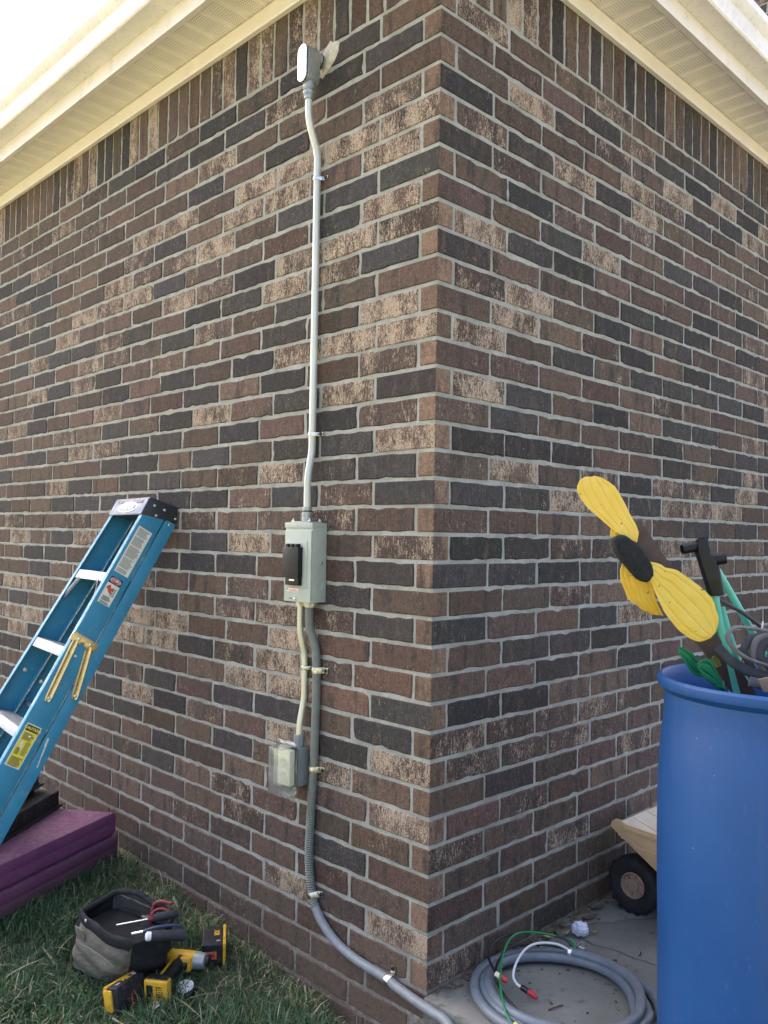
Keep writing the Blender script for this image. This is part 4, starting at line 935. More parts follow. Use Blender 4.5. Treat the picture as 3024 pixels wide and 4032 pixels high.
# drill driver lying on its side
dr = thing("drill_driver", "yellow and black cordless drill driver lying in the grass", "drill", (-0.76, -0.33, -0.165))
hd_ = V(-.105, .165, .01).normalized(); nd_ = V(.92, .36, .02); nd_ = (nd_-hd_*nd_.dot(hd_)).normalized(); un_ = hd_.cross(nd_).normalized(); un_ = un_ if un_.z > 0 else -un_
fc = V(-.728, -.408, -.120)
ft_ = MB().obox(fc, nd_*.039, un_*.032, hd_*.015).build("foot", M_DY, dr, bevel=.006, seg=3)
MB().obox(fc-hd_*.0152+nd_*-.019, nd_*.0105, un_*.018, hd_*.001).build("dark_slot", M_DB, ft_, bevel=.0006)
mk_ = MB()
for i in range(5):
    for j in range(3): mk_.obox(fc-hd_*.0156+nd_*(.004+.008*j+rs.uniform(-.001, .001))+un_*(.014-.007*i), nd_*rs.uniform(.0015, .0036), un_*rs.uniform(.001, .0022), hd_*.0003)
mk_.build("printed_label", M_DB, dr, smooth=False, kind="stuff")
MB().obox(fc+un_*.0305+hd_*.008, nd_*.034, un_*.004, hd_*.014).build("foot_collar", M_DB, dr, bevel=.003)
hc = fc+hd_*.172
MB().tube([fc+hd_*.012, fc+hd_*.045, fc+hd_*.09, fc+hd_*.135, hc], lambda i: (.021, .018, .0185, .022, .024)[i], 12, flat=.82).build("handle", M_DB, dr, ang=60)
MB().prism([fc+hd_*h+nd_*q-un_*.0 +un_*.019 for h, q in ((.03, -.016), (.06, -.015), (.10, -.018), (.135, -.024), (.14, -.014), (.10, -.010), (.06, -.008), (.03, -.010))], un_*.003).build("side_stripe", M_DY, dr, bevel=.001)
MB().obox(hc-hd_*.035+nd_*.024, nd_*.007, un_*.010, hd_*.014).build("trigger", M_DB, dr, bevel=.003)
MB().lathe(hc-nd_*.055, nd_, [(.010, 0), (.022, .004), (.027, .014), (.028, .05), (.0275, .085), (.0265, .098)], 20).build("motor_housing", M_DY, dr)
MB().lathe(hc+nd_*.043, nd_, [(.0268, 0), (.0265, .012), (.0245, .022), (.0225, .034), (.016, .038)], 20).build("gear_case", M_CAST, dr)
MB().lathe(hc+nd_*.080, nd_, [(.0165, 0), (.0175, .002), (.0165, .010), (.007, .013)], 16).build("chuck", M_DB, dr)
MB().obox(hc+nd_*.012-hd_*.026, nd_*.028, un_*.021, hd_*.010).build("yellow_shroud", M_DY, dr, bevel=.006)
pk = thing("puck_light", "small round black tool with pale disc face beside the drill", "work light", (-0.70, -0.335, -0.17))
MB().lathe((-0.724, -0.310, -0.168), (.12, -.25, 1), [(.030, 0), (.033, .006), (.033, .022), (.029, .026)], 24).build("body", M_DB, pk)
pkd = MB().lathe((-0.721, -0.317, -0.1417), (.12, -.25, 1), [(.027, 0), (.027, .0016), (.024, .002)], 24).build("disc", M_WP, pk)
pa = V(.12, -.25, 1).normalized(); pe = V(1, 0, -.12).normalized(); pn = pa.cross(pe)
for i in range(4): MB().obox(V(-0.721, -0.317, -0.1417)+pa*.0022+pe*(.011*math.cos(i*1.57+.4))+pn*(.011*math.sin(i*1.57+.4)), pe*.003, pn*.002, pa*.0004).build("mark", M_PRINT, pkd, smooth=False)
cl_ = thing("belt_clip", "small grey metal clip in the grass below the drill", "clip", (-0.665, -0.447, -0.17))
MB().prism([V(-.722, -.442, -.152), V(-.704, -.452, -.154), V(-.682, -.442, -.150), V(-.680, -.426, -.144), V(-.696, -.420, -.142), V(-.714, -.430, -.146)], (0, 0, .004)).build("plate", M_LID, cl_, bevel=.001)
MB().lathe((-0.700, -0.436, -.145), (.1, -.2, 1), [(.006, 0), (.006, .004), (.003, .005)], 12).build("hole", M_DB, cl_)

# ------------------------------------------------------------------ coil of conduit on the patio
coil = thing("conduit_coil", "grey coil of flexible conduit with wires on the concrete", "conduit coil", (0.27, 0.25, 0))
rq = random.Random(2); pts = []; N_ = 230
for i in range(N_):
    t = i/(N_-1); turn = t*3.25; a = R(25)+turn*2*math.pi
    rad = 0.243-0.038*math.sin(turn*1.05)*1.0 - 0.022*(turn/3.25); 
    k = int(turn); zz = 0.0142+0.0*(turn)
    # each turn nests inside or climbs onto the last one
    rn, zn = (.247, .219, .191, .206, .226), (.0142, .0142, .0150, .034, .043); f_ = turn-k
    rad = rn[k]*(1-f_)+rn[k+1]*f_; zz = zn[k]*(1-f_)+zn[k+1]*f_
    pts.append(V(0.272+rad*math.cos(a)*1.03+0.006*math.sin(3*a+k), 0.252+rad*math.sin(a)*0.99+0.006*math.cos(2*a+k*1.7), zz))
M_COIL = mat("blue grey liquidtight jacket", (0.155, 0.178, 0.20), 0.42, var=0.12, vscale=30, bump=0.1, bscale=260, dirt=(0.10, 0.10, 0.10), dirt_amt=0.12, dscale=50)
cp_ = resample(pts, 640)
MB().tube(cp_, lambda i: RF*(1+0.014*math.sin(i*2.1)), 16).build("jacket", M_COIL, coil, ang=80)
def wire(name, P, r_, m, z=None):
    return MB().tube(catmull(P, 7), r_, 8).build(name, m, coil, ang=80)
M_WG = mat("green wire", (0.008, 0.20, 0.055), 0.35, var=0.08); M_WW = mat("white wire", (0.72, 0.73, 0.70), 0.4, var=0.04); M_WB = mat("black wire", (0.012, 0.013, 0.015), 0.4, var=0.2)
M_NUT = mat("red wire nut", (0.50, 0.03, 0.035), 0.45, var=0.15); M_NY = mat("yellow tape", (0.72, 0.66, 0.14), 0.5, var=0.08); M_NC = mat("cream tape", (0.66, 0.60, 0.42), 0.6, var=0.08)
end = cp_[-1]; ed = (cp_[-1]-cp_[-4]).normalized()
wire("green_wire", [end-ed*.01, (0.177, 0.455, 0.060), (0.112, 0.410, 0.075), (0.064, 0.355, 0.080), (0.062, 0.298, 0.078), (0.094, 0.222, 0.070), (0.136, 0.155, 0.060), (0.192, 0.084, 0.050), (0.245, 0.038, 0.030), (0.283, 0.022, 0.022)], 0.0033, M_WG)
wire("white_wire", [end-ed*.01, (0.150, 0.415, 0.055), (0.112, 0.368, 0.060), (0.111, 0.305, 0.062), (0.131, 0.236, 0.055), (0.152, 0.192, 0.042), (0.176, 0.176, 0.034), (0.196, 0.178, 0.028)], 0.0036, M_WW)
wire("black_wire", [end-ed*.01, (0.160, 0.440, 0.066), (0.080, 0.395, 0.074), (0.031, 0.322, 0.070), (0.033, 0.250, 0.066), (0.069, 0.188, 0.062), (0.124, 0.145, 0.058)], 0.0040, M_WB)
wire("black_wire", [end-ed*.01, (0.170, 0.43, 0.045), (0.10, 0.38, 0.05), (0.055, 0.31, 0.048), (0.08, 0.22, 0.046), (0.130, 0.140, 0.050), (0.181, 0.100, 0.044), (0.233, 0.080, 0.034), (0.278, 0.071, 0.022), (0.314, 0.064, 0.014), (0.360, 0.055, 0.012)], 0.0040, M_WB)
def nut(a, b, tape):
    a, b = Vector(a), Vector(b); d = (b-a).normalized(); L = (b-a).length
    o = MB().lathe(a, d, [(.0068, 0), (.0078, .003), (.0078, L*.45)], 12).build("tape_wrap", tape, coil)
    MB().lathe(a+d*L*.42, d, [(.0076, 0), (.0088, .003), (.0072, L*.40), (.0045, L*.56), (.001, L*.58)], 10).build("wire_nut", M_NUT, coil)
nut((0.130, 0.140, 0.057), (0.166, 0.146, 0.046), M_NC); nut((0.190, 0.177, 0.030), (0.240, 0.186, 0.016), M_WB); nut((0.278, 0.026, 0.024), (0.318, 0.024, 0.012), M_NY); nut((0.352, 0.057, 0.012), (0.392, 0.052, 0.011), M_NUT)
MB().tube([(0.256, 0.0755, 0.0285), (0.278, 0.071, 0.0225)], 0.0052, 10).build("red_tape", M_NUT, coil)
MB().lathe(end-ed*.004, ed, [(.0145, 0), (.0155, .001), (.0155, .010), (.012, .011)], 14).build("end_bushing", M_LID, coil)
# small litter on the patio
pf_ = thing("cotton_puff", "white fluffy wad lying on concrete by the right wall", "cotton wad", (0.085, 0.63, 0))
def fluff(c, r_, seed):
    rr_ = random.Random(seed); bm = bmesh.new(); bmesh.ops.create_icosphere(bm, subdivisions=4, radius=1)
    vs_ = [Vector(v.co) for v in bm.verts]; fs = [tuple(v.index for v in f.verts) for f in bm.faces]; bm.free()
    out = [Vector(c)+Vector((p.x*r_[0], p.y*r_[1], p.z*r_[2]))*(1+.16*math.sin(9*p.x+seed)*math.sin(8*p.y)+.12*math.sin(17*p.z+3*p.x)) for p in vs_]
    return MB().add(out, fs)
M_FLUFF = mat("white cotton", (0.74, 0.76, 0.84), 0.95, var=0.08, vscale=120, bump=0.8, bscale=350, bdist=.003)
fluff((0.098, 0.622, .019), (.026, .024, .021), 1).build("wad", M_FLUFF, pf_, ang=180); fluff((0.082, 0.652, .011), (.013, .014, .012), 4).build("tuft", M_FLUFF, pf_, ang=180)
M_DRY = mat("dry leaf", (0.36, 0.29, 0.13), .8, var=.25, vscale=90); M_DRYB = mat("brown dead leaf", (0.11, 0.075, 0.045), .85, var=.3, vscale=90)
def leaf(label, x, y, a, L, w_, m, curl=.006):
    rows = []
    for i in range(6):
        t = i/5; hw_ = w_*math.sin(math.pi*min(1, t*.92+.08))**.8*.5
        rows.append([V(x+L*(t-.5)*math.cos(a)-q*hw_*math.sin(a), y+L*(t-.5)*math.sin(a)+q*hw_*math.cos(a), .003+curl*abs(q)+curl*1.2*(t-.5)**2*4) for q in (-1, 0, 1)])
    return props(MB().sheet(rows, .0008).build("dry_leaf", m, None, ang=80), label, "leaf", "dry leaves on the patio")
leaf("yellowish dry leaf nearest the coil along right wall", 0.045, 0.522, 1.3, .034, .018, M_DRY)
leaf("thin tan dry leaf between the coil and the white wad", 0.070, 0.585, 1.5, .034, .011, M_DRY)
leaf("small tan dry leaf just past the white wad", 0.128, 0.658, 1.0, .022, .010, M_DRY)
leaf("brown dead leaf at the foot of right wall left of white wad", 0.030, 0.56, 1.6, .05, .02, M_DRYB)
leaf("long brown dead leaf beyond the white wad at right wall", 0.060, 0.74, 1.3, .07, .022, M_DRYB)
leaf("brown dead leaf between right wall and toy truck", 0.038, 0.83, 1.5, .06, .024, M_DRYB)
tw = MB().tube(catmull([(.279, .179, .003), (.286, .20, .005), (.292, .228, .003)], 4), lambda i: .002, 6).build("twig", M_DRYB, None)
props(tw, "thin dark twig on concrete inside the coil", "twig")
gf = thing("pipe_bushing", "small grey plastic bushing on concrete just beyond the coil", "bushing", (.148, .545, 0))
MB().lathe((.148, .545, .001), (.3, .1, 1), [(.013, 0), (.013, .008), (.009, .009), (.009, .016), (.006, .016), (.006, .002)], 14).build("body", M_LID, gf)

rl = random.Random(77); mb = MB()
for i in range(300):
    if i < 230: x, y = 0.006+abs(rl.gauss(0, .016)), rl.uniform(0.02, 1.6)
    else: x, y = rl.uniform(.02, .6), rl.uniform(0, 1.3)
    L_ = rl.uniform(.0015, .006)*(1.6 if i < 230 else 1); a = rl.uniform(0, 6.28); h_ = rl.uniform(.0008, .0028)
    mb.obox((x, y, .001+h_*.6), V(math.cos(a), math.sin(a), rl.uniform(-.2, .2))*L_, V(-math.sin(a), math.cos(a), 0)*L_*rl.uniform(.25, .7), V(0, 0, h_))
mb.cur = 0
props(mb.build("grit", M_DRYB, None, smooth=False), "dark grit and leaf crumbs along the foot of the right wall", "grit", None, "stuff")
# ------------------------------------------------------------------ toy dump truck
M_TRK = mat("faded toy yellow", (0.58, 0.40, 0.22), 0.5, var=0.1, vscale=20, bump=0.1, bscale=200, dirt=(0.20, 0.12, 0.06), dirt_amt=0.14, dscale=50)
M_TRKI = mat("sun bleached toy bed", (0.62, 0.52, 0.36), 0.55, var=0.08, vscale=20, bump=0.1, bscale=200)
M_RUB = mat("black toy tyre", (0.014, 0.015, 0.016), 0.75, var=0.25, bump=.2, bscale=200, dirt=(.06, .055, .045), dirt_amt=.15); M_RIM = mat("dirty toy rim", (0.34, 0.24, 0.17), 0.6, var=0.2, vscale=60)
tk = thing("toy_truck", "faded yellow toy dump truck between right wall and blue barrel", "toy truck", (0.25, 0.95, 0))
def wheel(x, y, sg):
    z = .096; ax = (0, sg, 0)
    ty = MB().lathe((x, y, z), ax, [(.045, -.062), (.085, -.060), (.095, -.050), (.0965, -.03), (.095, -.010), (.088, 0), (.075, .004), (.056, .003), (.045, -.004), (.043, -.03)], 36, True).build("tyre", M_RUB, None)
    ty.parent = tk; ty.location -= wloc(tk)
    for k in range(18):
        a = 2*math.pi*k/18; c_ = V(x+.0945*math.cos(a), y-sg*.012, z+.0945*math.sin(a)); rad = V(math.cos(a), 0, math.sin(a)); tn = V(-math.sin(a), 0, math.cos(a))
        MB().obox(c_, rad*.003, tn*.007, V(0, .012, 0)).build("tread_lug", M_RUB, ty, bevel=.0015)
    rm = MB().lathe((x, y, z), ax, [(.0435, -.03), (.0435, -.001), (.0405, .001), (.037, -.004), (.034, -.012), (.020, -.012), (.018, -.006), (.007, -.005), (.006, -.002), (.0005, -.002)], 32).build("rim", M_RIM, tk)
    for k in range(6):
        a = 2*math.pi*k/6+.3; MB().obox(V(x+.029*math.cos(a), y-sg*.008, z+.029*math.sin(a)), V(math.cos(a), 0, math.sin(a))*.005, V(-math.sin(a), 0, math.cos(a))*.004, V(0, .005, 0)).build("rim_lug", M_RIM, rm, bevel=.001)
for x in (.137, .50):
    wheel(x, .880, -1); wheel(x, 1.115, 1)
MB().box(.08, .62, .95, 1.05, .085, .135).build("chassis", M_RUB, tk, bevel=.004)
ya, yb = .835, 1.125
out_ = [(.077, .292), (.083, .310), (.098, .321), (.117, .320), (.135, .312), (.43, .292), (.45, .30), (.45, .155), (.262, .178)]
def bedside(y, th, nm): return MB().prism([V(x, y, z) for x, z in out_], (0, th, 0)).build(nm, M_TRK, tk, bevel=.003)
bs = bedside(ya, .008, "bed_side"); bedside(yb-.008, .008, "bed_side")
MB().prism([V(x, ya-.003, z) for x, z in ((.118, .313), (.135, .304), (.43, .284), (.43, .270), (.14, .290), (.122, .298))], (0, .004, 0)).build("side_rail", M_TRK, bs, bevel=.0015)
MB().prism([V(x, ya-.002, z) for x, z in ((.118, .268), (.160, .262), (.172, .250), (.43, .228), (.43, .224), (.168, .245), (.156, .257), (.118, .263))], (0, .003, 0)).build("side_crease", M_TRK, bs, bevel=.001)
for x, z in ((.112, .272), (.155, .254), (.180, .245), (.236, .235)): MB().lathe((x, ya, z), (0, -1, 0), [(.003, -.001), (.003, .001), (.001, .002)], 8).build("rivet", M_TRK, bs)
MB().prism([V(.093, ya+.0085, .300), V(.105, ya+.0085, .309), V(.44, ya+.0085, .210), V(.44, ya+.0085, .200)], (0, yb-ya-.017, 0)).build("bed_floor", M_TRKI, tk, bevel=.001)
for yy in (.93, 1.03): MB().prism([V(.11, yy, .308), V(.11, yy, .3095), V(.44, yy, .2125), V(.44, yy, .2105)], (0, .006, 0)).build("floor_rib", M_TRKI, tk, smooth=False)
MB().box(.452, .468, ya, yb, .16, .35).build("headboard", M_TRK, tk, bevel=.004)
MB().box(.47, .60, .88, 1.08, .137, .30).build("cab", M_TRK, tk, bevel=.012, seg=3)

# ------------------------------------------------------------------ blue barrel
BC = V(0.824, 0.343, 0)
def blue_mat():
    t = NT("scuffed blue plastic"); p = t.pos()
    a = t.noise(p, 5, 4); g = t.noise(t.vmath('MULTIPLY', p, (90, 90, 30)), 1, 4, .7)
    c = t.mix(t.rng(a, .3, .7, 0, 1), (0.004, 0.056, 0.195), (0.006, 0.068, 0.225))
    c = t.mix(t.rng(g, .60, .74, 0, .35), c, (0.07, 0.14, 0.31)); run_ = t.noise(t.vmath('MULTIPLY', p, (26, 26, 1.6)), 1, 4, .6); c = t.mix(t.rng(run_, .55, .72, 0, .35), c, (0.045, 0.085, 0.16)); c = t.mix(t.rng(t.noise(p, 160, 1), .80, .83, 0, .6), c, (.5, .52, .55))
    t.set(color=c, rough=t.rng(a, .3, .7, .44, .58)); t.bump(t.math('ADD', t.noise(p, 260, 2), t.math('MULTIPLY', a, 2)), .1, .0015); return t.m
M_BLUE = blue_mat()
br = thing("blue_barrel", "open topped blue plastic barrel full of garden clutter", "barrel", BC)
prof = [(.10, .012), (.255, .012), (.272, .0), (.283, .02), (.2875, .08), (.2885, .30), (.2905, .42), (.2915, .55), (.2900, .68), (.2850, .77), (.2800, .805), (.2775, .83), (.2765, .852), (.2770, .868), (.2800, .886), (.2880, .893), (.2950, .899), (.2975, .908), (.2968, .918), (.2920, .9235), (.2850, .9235), (.2815, .918), (.2790, .900), (.2740, .880), (.2710, .85), (.2730, .80), (.2830, .66), (.2830, .10), (.26, .03), (.10, .03)]
prof = [(r_*.985 if z_ < .88 else r_*.973, z_*1.0165) for r_, z_ in prof]
MB().lathe(BC, (0, 0, 1), prof, 96, True).build("shell", M_BLUE, br, ang=28)
MB().lathe(BC+V(0, 0, .014), (0, 0, 1), [(.001, 0), (.14, 0), (.14, .014), (.001, .014)], 48, True).build("bottom", M_BLUE, br)
MB().lathe(BC+V(0, 0, .60), (0, 0, 1), [(.001, 0), (.26, 0), (.262, .004), (.26, .008), (.001, .008)], 48).build("inner_shelf", M_BLACK, br)
lidp = BC+rt*-.20+V(0, .05, .88)
# things standing in the barrel -- local frame at the barrel's mouth
BO = V(0.819, 0.338, .93); ba, bb_, bd = V(.7037, .7103, .0168), V(.0085, -.0320, .9994), V(.7104, -.7031, -.0287)   # along the clutter, upwards, towards the lawn side
def bf(a, b, d): return BO+ba*(a/1000)+bb_*(b/1000)+bd*(d/1000)
jar = thing("jar", "jar with white lid standing just inside the barrel rim", "jar", bf(-196, -150, -100))
MB().lathe(bf(-192, -185, -95), (0, 0, 1), [(.030, 0), (.034, .004), (.034, .128), (.030, .134)], 24).build("body", M_BLUE, jar)
MB().lathe(bf(-192, -50, -95), (0, 0, 1), [(.034, 0), (.036, .002), (.036, .016), (.030, .019)], 24).build("lid", M_WP, jar)
def petal_mat(name, c1, c2, k=.35):
    t = NT(name); p = t.pos(); a = t.noise(p, 20, 4)
    c = t.mix(t.rng(a, .3, .7, 0, 1), c1, c2); sp = t.rng(t.noise(p, 95, 1), .735, .755, 0, .8); c = t.mix(sp, c, (.14, .09, .03))
    t.set(color=c, rough=.42); tr = t.n("BsdfTranslucent"); t.l(c, tr.inputs[0]); mx = t.n("MixShader"); mx.inputs[0].default_value = k
    t.l(t.b.outputs[0], mx.inputs[1]); t.l(tr.outputs[0], mx.inputs[2]); t.l(mx.outputs[0], t.out.inputs[0]); t.bump(t.noise(p, 200, 2), .08, .001); return t.m
M_PET = petal_mat("yellow petal plastic", (0.86, 0.62, 0.075), (0.88, 0.69, 0.14)); M_LEAF = petal_mat("green leaf plastic", (0.005, 0.15, 0.062), (0.008, 0.19, 0.08), .2)
sf = thing("sunflower_ornament", "yellow petalled garden ornament with black hub standing in barrel", "garden ornament", bf(-100, -200, 0))
def petal(name, L, Rr, d0, d1, ridges, amp, m, bow=0.0):
    n = 26; A_ = resample([V(x, y, 0) for x, y in L], n); B_ = resample([V(x, y, 0) for x, y in Rr], n); rows = []
    mcol = 12*ridges+1
    for i in range(n):
        t = i/(n-1); d = d0+(d1-d0)*t
        row = []
        for j in range(mcol):
            v = j/(mcol-1); q = A_[i].lerp(B_[i], v)
            z = d-2.2*amp*sum(math.exp(-((v-(g_+.6)/(ridges+.2))/.028)**2) for g_ in range(ridges))*min(1, t*4+.3)+bow*(4*v*(1-v)-.5)
            row.append(bf(q.x, q.y, z))
        rows.append(row)
    return MB().sheet(rows, .0022).build(name, m, sf, ang=60)
petal("petal", [[-402,363],[-420,378],[-440,396],[-465,418],[-479,437],[-490,459],[-490,471],[-483,486],[-469,493],[-455,491]], [[-351,337],[-346,360],[-352,379],[-366,404],[-377,429],[-389,451],[-399,469],[-413,480],[-432,491],[-450,495]], 22, 6, 4, 0.9, M_PET, 3)
petal("petal", [[-383,289],[-388,270],[-385,245],[-374,223],[-363,198],[-341,185],[-325,171],[-311,167],[-303,161]], [[-325,267],[-314,256],[-306,229],[-298,201],[-287,179],[-276,159],[-284,161],[-292,161]], 14, -24, 5, 0.8, M_PET, -3)
petal("petal", [[-326,293],[-299,287],[-291,279],[-263,274],[-228,249],[-201,228],[-179,203],[-174,179],[-168,165],[-170,149],[-176,130]], [[-323,247],[-320,244],[-310,214],[-293,176],[-282,160],[-261,133],[-236,114],[-217,106],[-206,108],[-190,115]], 34, 52, 4, 1.0, M_PET, 3)
petal("petal", [[-412,352],[-411,362],[-408,372],[-402,378]], [[-380,345],[-385,356],[-392,366],[-398,374]], 12, 4, 2, .8, M_PET)
M_HUB = mat("black flocked hub", (0.006, 0.008, 0.008), .85, var=.3, vscale=50, bump=.4, bscale=260)
hubp = [[-409,343],[-402,351],[-388,355],[-380,353],[-364,342],[-348,328],[-331,306],[-318,282],[-314,262],[-318,254],[-331,244],[-348,249],[-369,271],[-391,296],[-405,320]]
hc_ = V(-362, 300, 0); rows = []
HP = [V(a, b, 0) for a, b in hubp]; HP = [p for p in catmull(HP+[HP[0]], 2)[:-1]]
vsr = []; lv = [(0.9, 4), (1.0, 8), (1.0, 34), (.90, 40), (.45, 43)]
for s, d in lv: vsr += [bf(hc_.x+(p.x-hc_.x)*s, hc_.y+(p.y-hc_.y)*s, d) for p in HP]
nh = len(HP); fs = [tuple(range(nh)), tuple(range((len(lv)-1)*nh, len(lv)*nh))]
for a in range(len(lv)-1): fs += [(a*nh+i, a*nh+(i+1) % nh, (a+1)*nh+(i+1) % nh, (a+1)*nh+i) for i in range(nh)]
MB().add(vsr, fs).build("hub", M_HUB, sf, ang=30)
M_STAKE = mat("brown painted stake", (0.058, 0.036, 0.025), .7, var=.15, vscale=15, bump=.2, bscale=90, stretch=(1, 1, .2))
pl_ = [(-340, 392), (-313, 351), (-153, 113), (-103, 38), (60, -205), (20, -232), (-143, 11), (-193, 86), (-353, 324), (-375, 372)]
MB().prism([bf(a, b, -8) for a, b in pl_], bd*.018).build("stake", M_STAKE, sf, bevel=.002)
petal("leaf", [[-150,-20],[-199,21],[-218,23],[-232,37],[-245,58],[-259,77]], [[-150,0],[-199,50],[-205,58],[-215,64],[-220,72],[-232,85],[-251,92],[-259,95]], 30, 40, 2, 2.5, M_LEAF)
petal("leaf", [[-165,1],[-179,5],[-184,13],[-203,24],[-213,26],[-219,37],[-229,50]], [[-165,11],[-171,24],[-179,37],[-189,56],[-195,69],[-208,74],[-221,70],[-231,61]], 62, 84, 2, 2.0, M_LEAF)
MB().tube([bf(-168, 8, 60), bf(-150, -10, 30), bf(-140, 5, 6)], .003, 8).build("leaf_stem", M_LEAF, sf)
petal("leaf", [[-165, 40], [-172, 52], [-176, 64]], [[-150, 45], [-158, 62], [-170, 70]], 20, 26, 1, 1, mat("yellow green leaf", (0.16, 0.17, 0.035), .6, var=.2))
# mint tubing with black joint
M_MINT = mat("mint green tubing", (0.085, 0.43, 0.30), .4, var=.1, vscale=20, bump=.06, bscale=200)
fr_ = thing("tube_frame", "black plastic joint on mint green tubes standing in barrel", "tube frame", bf(-110, -200, -20))
cn = MB().prism([bf(a, b, -10) for a, b in [[-202,342],[-190,350],[-182,351],[-175,310],[-164,299],[-158,277],[-147,212],[-172,209],[-191,271],[-205,315]]], bd*.030).build("joint", M_BLACK, fr_, bevel=.003)
def pipe(P, r_, nm, m, cap=True):
    a, b = P; o = MB().lathe(a, b-a, [(r_, 0), (r_, (b-a).length), (r_*.72, (b-a).length), (r_*.72, (b-a).length*.4)], 18).build(nm, m, fr_); return o
pipe((bf(-190, 328, 0), bf(-238, 320, 4)), .0118, "socket", M_BLACK); pipe((bf(-180, 293, 2), bf(-136, 299, 8)), .0138, "socket", M_BLACK)
MB().lathe(bf(-160, 284, 0), bf(-159, 209, 0)-bf(-172, 284, 0), [(.0085, 0), (.0115, .003), (.0125, .07), (.0135, .075)], 18).build("collar", M_BLACK, fr_)
MB().tube([bf(-160, 216, 0), bf(-147, 133, 0), bf(-128, 52, 0), bf(-108, -30, 0), bf(-70, -190, 0)], lambda i: .0098+.0012*i, 14).build("tube", M_MINT, fr_, ang=60)
MB().tube([bf(-132, 179, -20), bf(-117, 116, -20), bf(-97, 49, -20), bf(-68, -40, -20), bf(-30, -180, -20)], lambda i: .006+.0022*i, 12).build("tube", M_MINT, fr_, ang=60)
MB().tube([bf(-141, 279, -48), bf(-102, 214, -50), bf(-53, 126, -50), bf(-14, 52, -50), bf(110, -190, -50)], .0085, 12).build("tube", M_MINT, fr_, ang=60)
MB().tube([bf(-146, 276, -46), bf(-128, 247, -46)], .0055, 8).build("tube_core", M_MINT, fr_)
ho = thing("black_hose", "thin black hose crossing the mint tubes", "hose", bf(-60, 100, -30))
MB().tube(catmull([bf(-150, 203, -34), bf(-138, 196, -30), bf(-90, 171, -26), bf(-62, 151, -24), bf(-37, 131, -24), bf(-2, 100, -26), bf(40, 30, -30), bf(60, -80, -30)], 6), .0048, 10).build("hose", mat("dusty black rubber", (.035, .034, .034), .6, var=.2), ho, ang=80)
st_ = thing("grey_strapping", "tangle of dusty grey hose and webbing at the barrel mouth", "strapping", bf(-80, 60, 50))
M_WEB = mat("dusty grey webbing", (.125, .122, .125), .9, var=.22, vscale=30, bump=.5, bscale=380, dirt=(.24, .21, .18), dirt_amt=.25, dscale=30)
M_WEBD = mat("dark grey hose", (.03, .034, .038), .7, var=.25, vscale=30, bump=.3, bscale=300)
def band(P, d, r_, flat, m, nm, upv=(0, 0, 1)):
    MB().tube(catmull([bf(a, b, d+(k*dd)) for k, (a, b) in enumerate(P) for dd in (2.0,)], 7), r_, 12, flat=flat, upv=upv).build(nm, m, st_, ang=80)
band([[0,128],[-51,133],[-83,138],[-110,142],[-139,144],[-156,133],[-160,120],[-152,101],[-123,77],[-83,61],[-40,50],[20,40]], 70, .0085, .5, M_WEB, "webbing", (.7, -.7, 0))
band([[-50,125],[-71,118],[-90,114],[-100,103],[-109,87],[-103,68],[-90,40]], 40, .0095, .8, M_WEBD, "hose_loop")
band([[-40,124],[-59,117],[-78,110],[-86,96],[-87,77],[-75,61],[-60,30]], 48, .0105, .8, M_WEB, "hose_loop")
band([[-20,122],[-42,114],[-63,106],[-74,92],[-77,71],[-63,58],[-40,30]], 56, .0105, .8, M_WEBD, "hose_loop")
band([[20,110],[-10,108],[-40,98],[-52,80],[-50,60],[-30,40]], 62, .0115, .8, M_WEB, "hose_loop")
band([[-175,96],[-157,76],[-147,66],[-122,49],[-96,36],[-63,28],[-20,24],[40,20]], 60, .0125, .45, M_WEBD, "wide_webbing", (0, .2, 1))
band([[-110,20],[-80,14],[-40,12],[30,10]], 80, .012, .5, M_WEB, "wide_webbing", (0, .2, 1))
MB().prism([bf(a, b, 112) for a, b in [[-107,32],[-85,37],[-55,27],[-40,3],[-95,4]]], bd*.010).build("leather_end", mat("tan leather", (.22, .16, .10), .8, var=.2, vscale=60), st_, bevel=.002)
MB().tube([bf(-52, 150, 20), bf(-58, 118, 24)], .0018, 6).build("pale_cord", M_WP, st_)

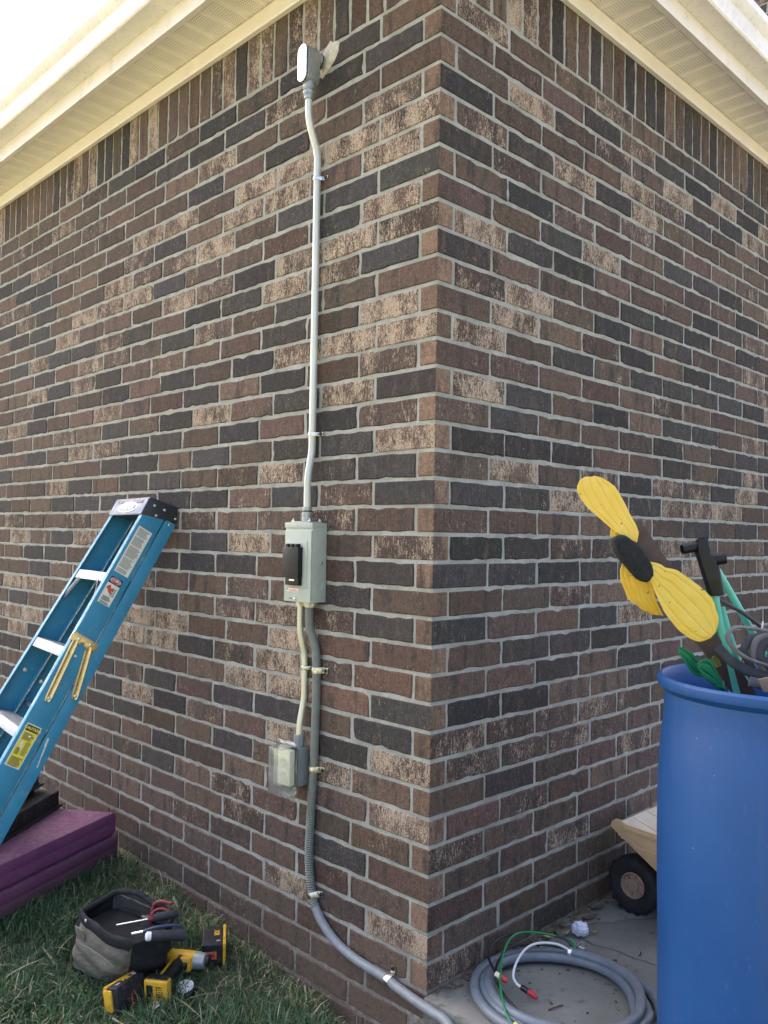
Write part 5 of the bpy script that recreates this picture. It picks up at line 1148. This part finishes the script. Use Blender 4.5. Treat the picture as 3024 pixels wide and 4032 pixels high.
# ------------------------------------------------------------------ grass blades
def build_grass():
    rng = np.random.default_rng(7)
    def scatter(n, x0, x1, y0, y1): return rng.uniform(x0, x1, n), rng.uniform(y0, y1, n)
    xs, ys = [], []
    for n, b in ((80000, (-1.75, 0.25, -1.05, -0.004)), (26000, (-3.2, 1.2, -2.0, -0.004))):
        a, c = scatter(n, *b); xs.append(a); ys.append(c)
    x = np.concatenate(xs); y = np.concatenate(ys)
    def inside(P, x, y):
        r_ = np.ones(len(x), bool); n = len(P)
        ar = sum(P[i][0]*P[(i+1) % n][1]-P[(i+1) % n][0]*P[i][1] for i in range(n)); sg = 1 if ar > 0 else -1
        for i in range(n):
            ax_, ay_ = P[i]; bx_, by_ = P[(i+1) % n]; r_ &= sg*((bx_-ax_)*(y-ay_)-(by_-ay_)*(x-ax_)) > 0.0
        return r_
    keep = np.ones(len(x), bool)
    q = [mA, mA+mf*1.15, mA+mf*1.15+me_*.62, mA+me_*.62]; keep &= ~inside([(p.x, p.y) for p in q], x, y)
    keep &= ~inside([(p.x, p.y) for p in bot], x, y)
    keep &= ~((x > 0.0) & (y > -0.03))
    # bare strip and patchiness near the wall and the corner
    pn = np.sin(x*9.1+1.3)*np.sin(y*11.7+.4)+np.sin(x*23+y*17)*.5
    dens = np.clip(0.72+0.25*pn, 0.15, 1)
    wallf = np.clip((-y)/0.07, 0, 1); cornerf = np.clip((-x-0.02)/0.42, 0.12, 1)*np.clip(1.0, 0, 1)
    nearc = np.where((y > -0.25), cornerf+np.clip((-y-0.1)/0.15, 0, 1)*.5, 1.0)
    keep &= rng.random(len(x)) < dens*np.clip(.25+wallf, 0, 1)*np.clip(nearc, 0, 1)
    x, y = x[keep], y[keep]; n = len(x)
    z = -0.235-0.085*np.clip(x, -2.4, 0.05)-0.004
    h = rng.gamma(3.2, 0.0115, n)*(0.85+.35*pn[keep])+0.008; h = np.clip(h, .008, .10)
    w = rng.uniform(.0008, .0020, n); az = rng.uniform(0, 2*np.pi, n); bend = rng.uniform(.2, 1.35, n)
    dry = rng.random(n) < (0.10+0.2*(y > -.12)+.08*(pn[keep] < -.4))
    dx, dy = np.cos(az), np.sin(az); px, py = -dy, dx
    lv = np.array([0, .38, .72, 1.0]); verts = np.zeros((n, 7, 3)); 
    for i, t in enumerate(lv):
        o = h*bend*t*t*.9; zz = z+h*(t-.42*bend*t*t*t*.9)
        ww = w*(1-.25*t) if i < 3 else w*0
        cx, cy = x+dx*o, y+dy*o
        if i < 3:
            verts[:, i*2, 0], verts[:, i*2, 1], verts[:, i*2, 2] = cx-px*ww, cy-py*ww, zz
            verts[:, i*2+1, 0], verts[:, i*2+1, 1], verts[:, i*2+1, 2] = cx+px*ww, cy+py*ww, zz
        else: verts[:, 6, 0], verts[:, 6, 1], verts[:, 6, 2] = cx, cy, zz
    lng = rng.random(n) < .004; hs = np.where(lng, rng.uniform(1.3, 2.3, n), 1.0)
    ctr = verts[:, :1, :].copy(); verts = ctr+(verts-ctr)*np.where(lng[:, None, None], np.stack([hs, hs, np.full(n, .55)], 1)[:, None, :], 1.0); verts[:, :, 2] += np.where(lng, .022, 0)[:, None]; dry = dry | lng
    verts[:, :, 1] = np.minimum(verts[:, :, 1], -0.0035)
    f = np.array([[0, 1, 3], [0, 3, 2], [2, 3, 5], [2, 5, 4], [4, 5, 6]])
    faces = (f[None]+(np.arange(n)*7)[:, None, None]).reshape(-1)
    me = bpy.data.meshes.new("grass"); me.vertices.add(n*7); me.vertices.foreach_set("co", verts.reshape(-1))
    nf = n*5; me.loops.add(nf*3); me.loops.foreach_set("vertex_index", faces.astype(np.int32)); me.polygons.add(nf)
    me.polygons.foreach_set("loop_start", np.arange(0, nf*3, 3, dtype=np.int32)); me.update(calc_edges=True)
    k = rng.uniform(.5, 1.55, n)[:, None]; g = np.array([.080, .146, .066])*k*rng.uniform(.8, 1.2, (n, 3)); d_ = np.array([.36, .33, .20])*k
    c = np.where(dry[:, None], d_, g); c = np.concatenate([c, np.ones((n, 1))], 1)
    at = me.attributes.new("gcol", 'FLOAT_COLOR', 'FACE'); at.data.foreach_set("color", np.repeat(c, 5, 0).reshape(-1))
    t = NT("grass blade"); a = t.n("Attribute", attribute_name="gcol"); t.set(color=a.outputs['Color'], rough=.5, spec=.3)
    tr = t.n("BsdfTranslucent"); t.l(a.outputs['Color'], tr.inputs[0]); mx = t.n("MixShader"); mx.inputs[0].default_value = .3
    t.l(t.b.outputs[0], mx.inputs[1]); t.l(tr.outputs[0], mx.inputs[2]); t.l(mx.outputs[0], t.out.inputs[0])
    me.materials.append(t.m); o = bpy.data.objects.new("grass", me); col.objects.link(o)
    props(o, "short green lawn grass with dry straw along the wall", "grass", None, "stuff")
build_grass()
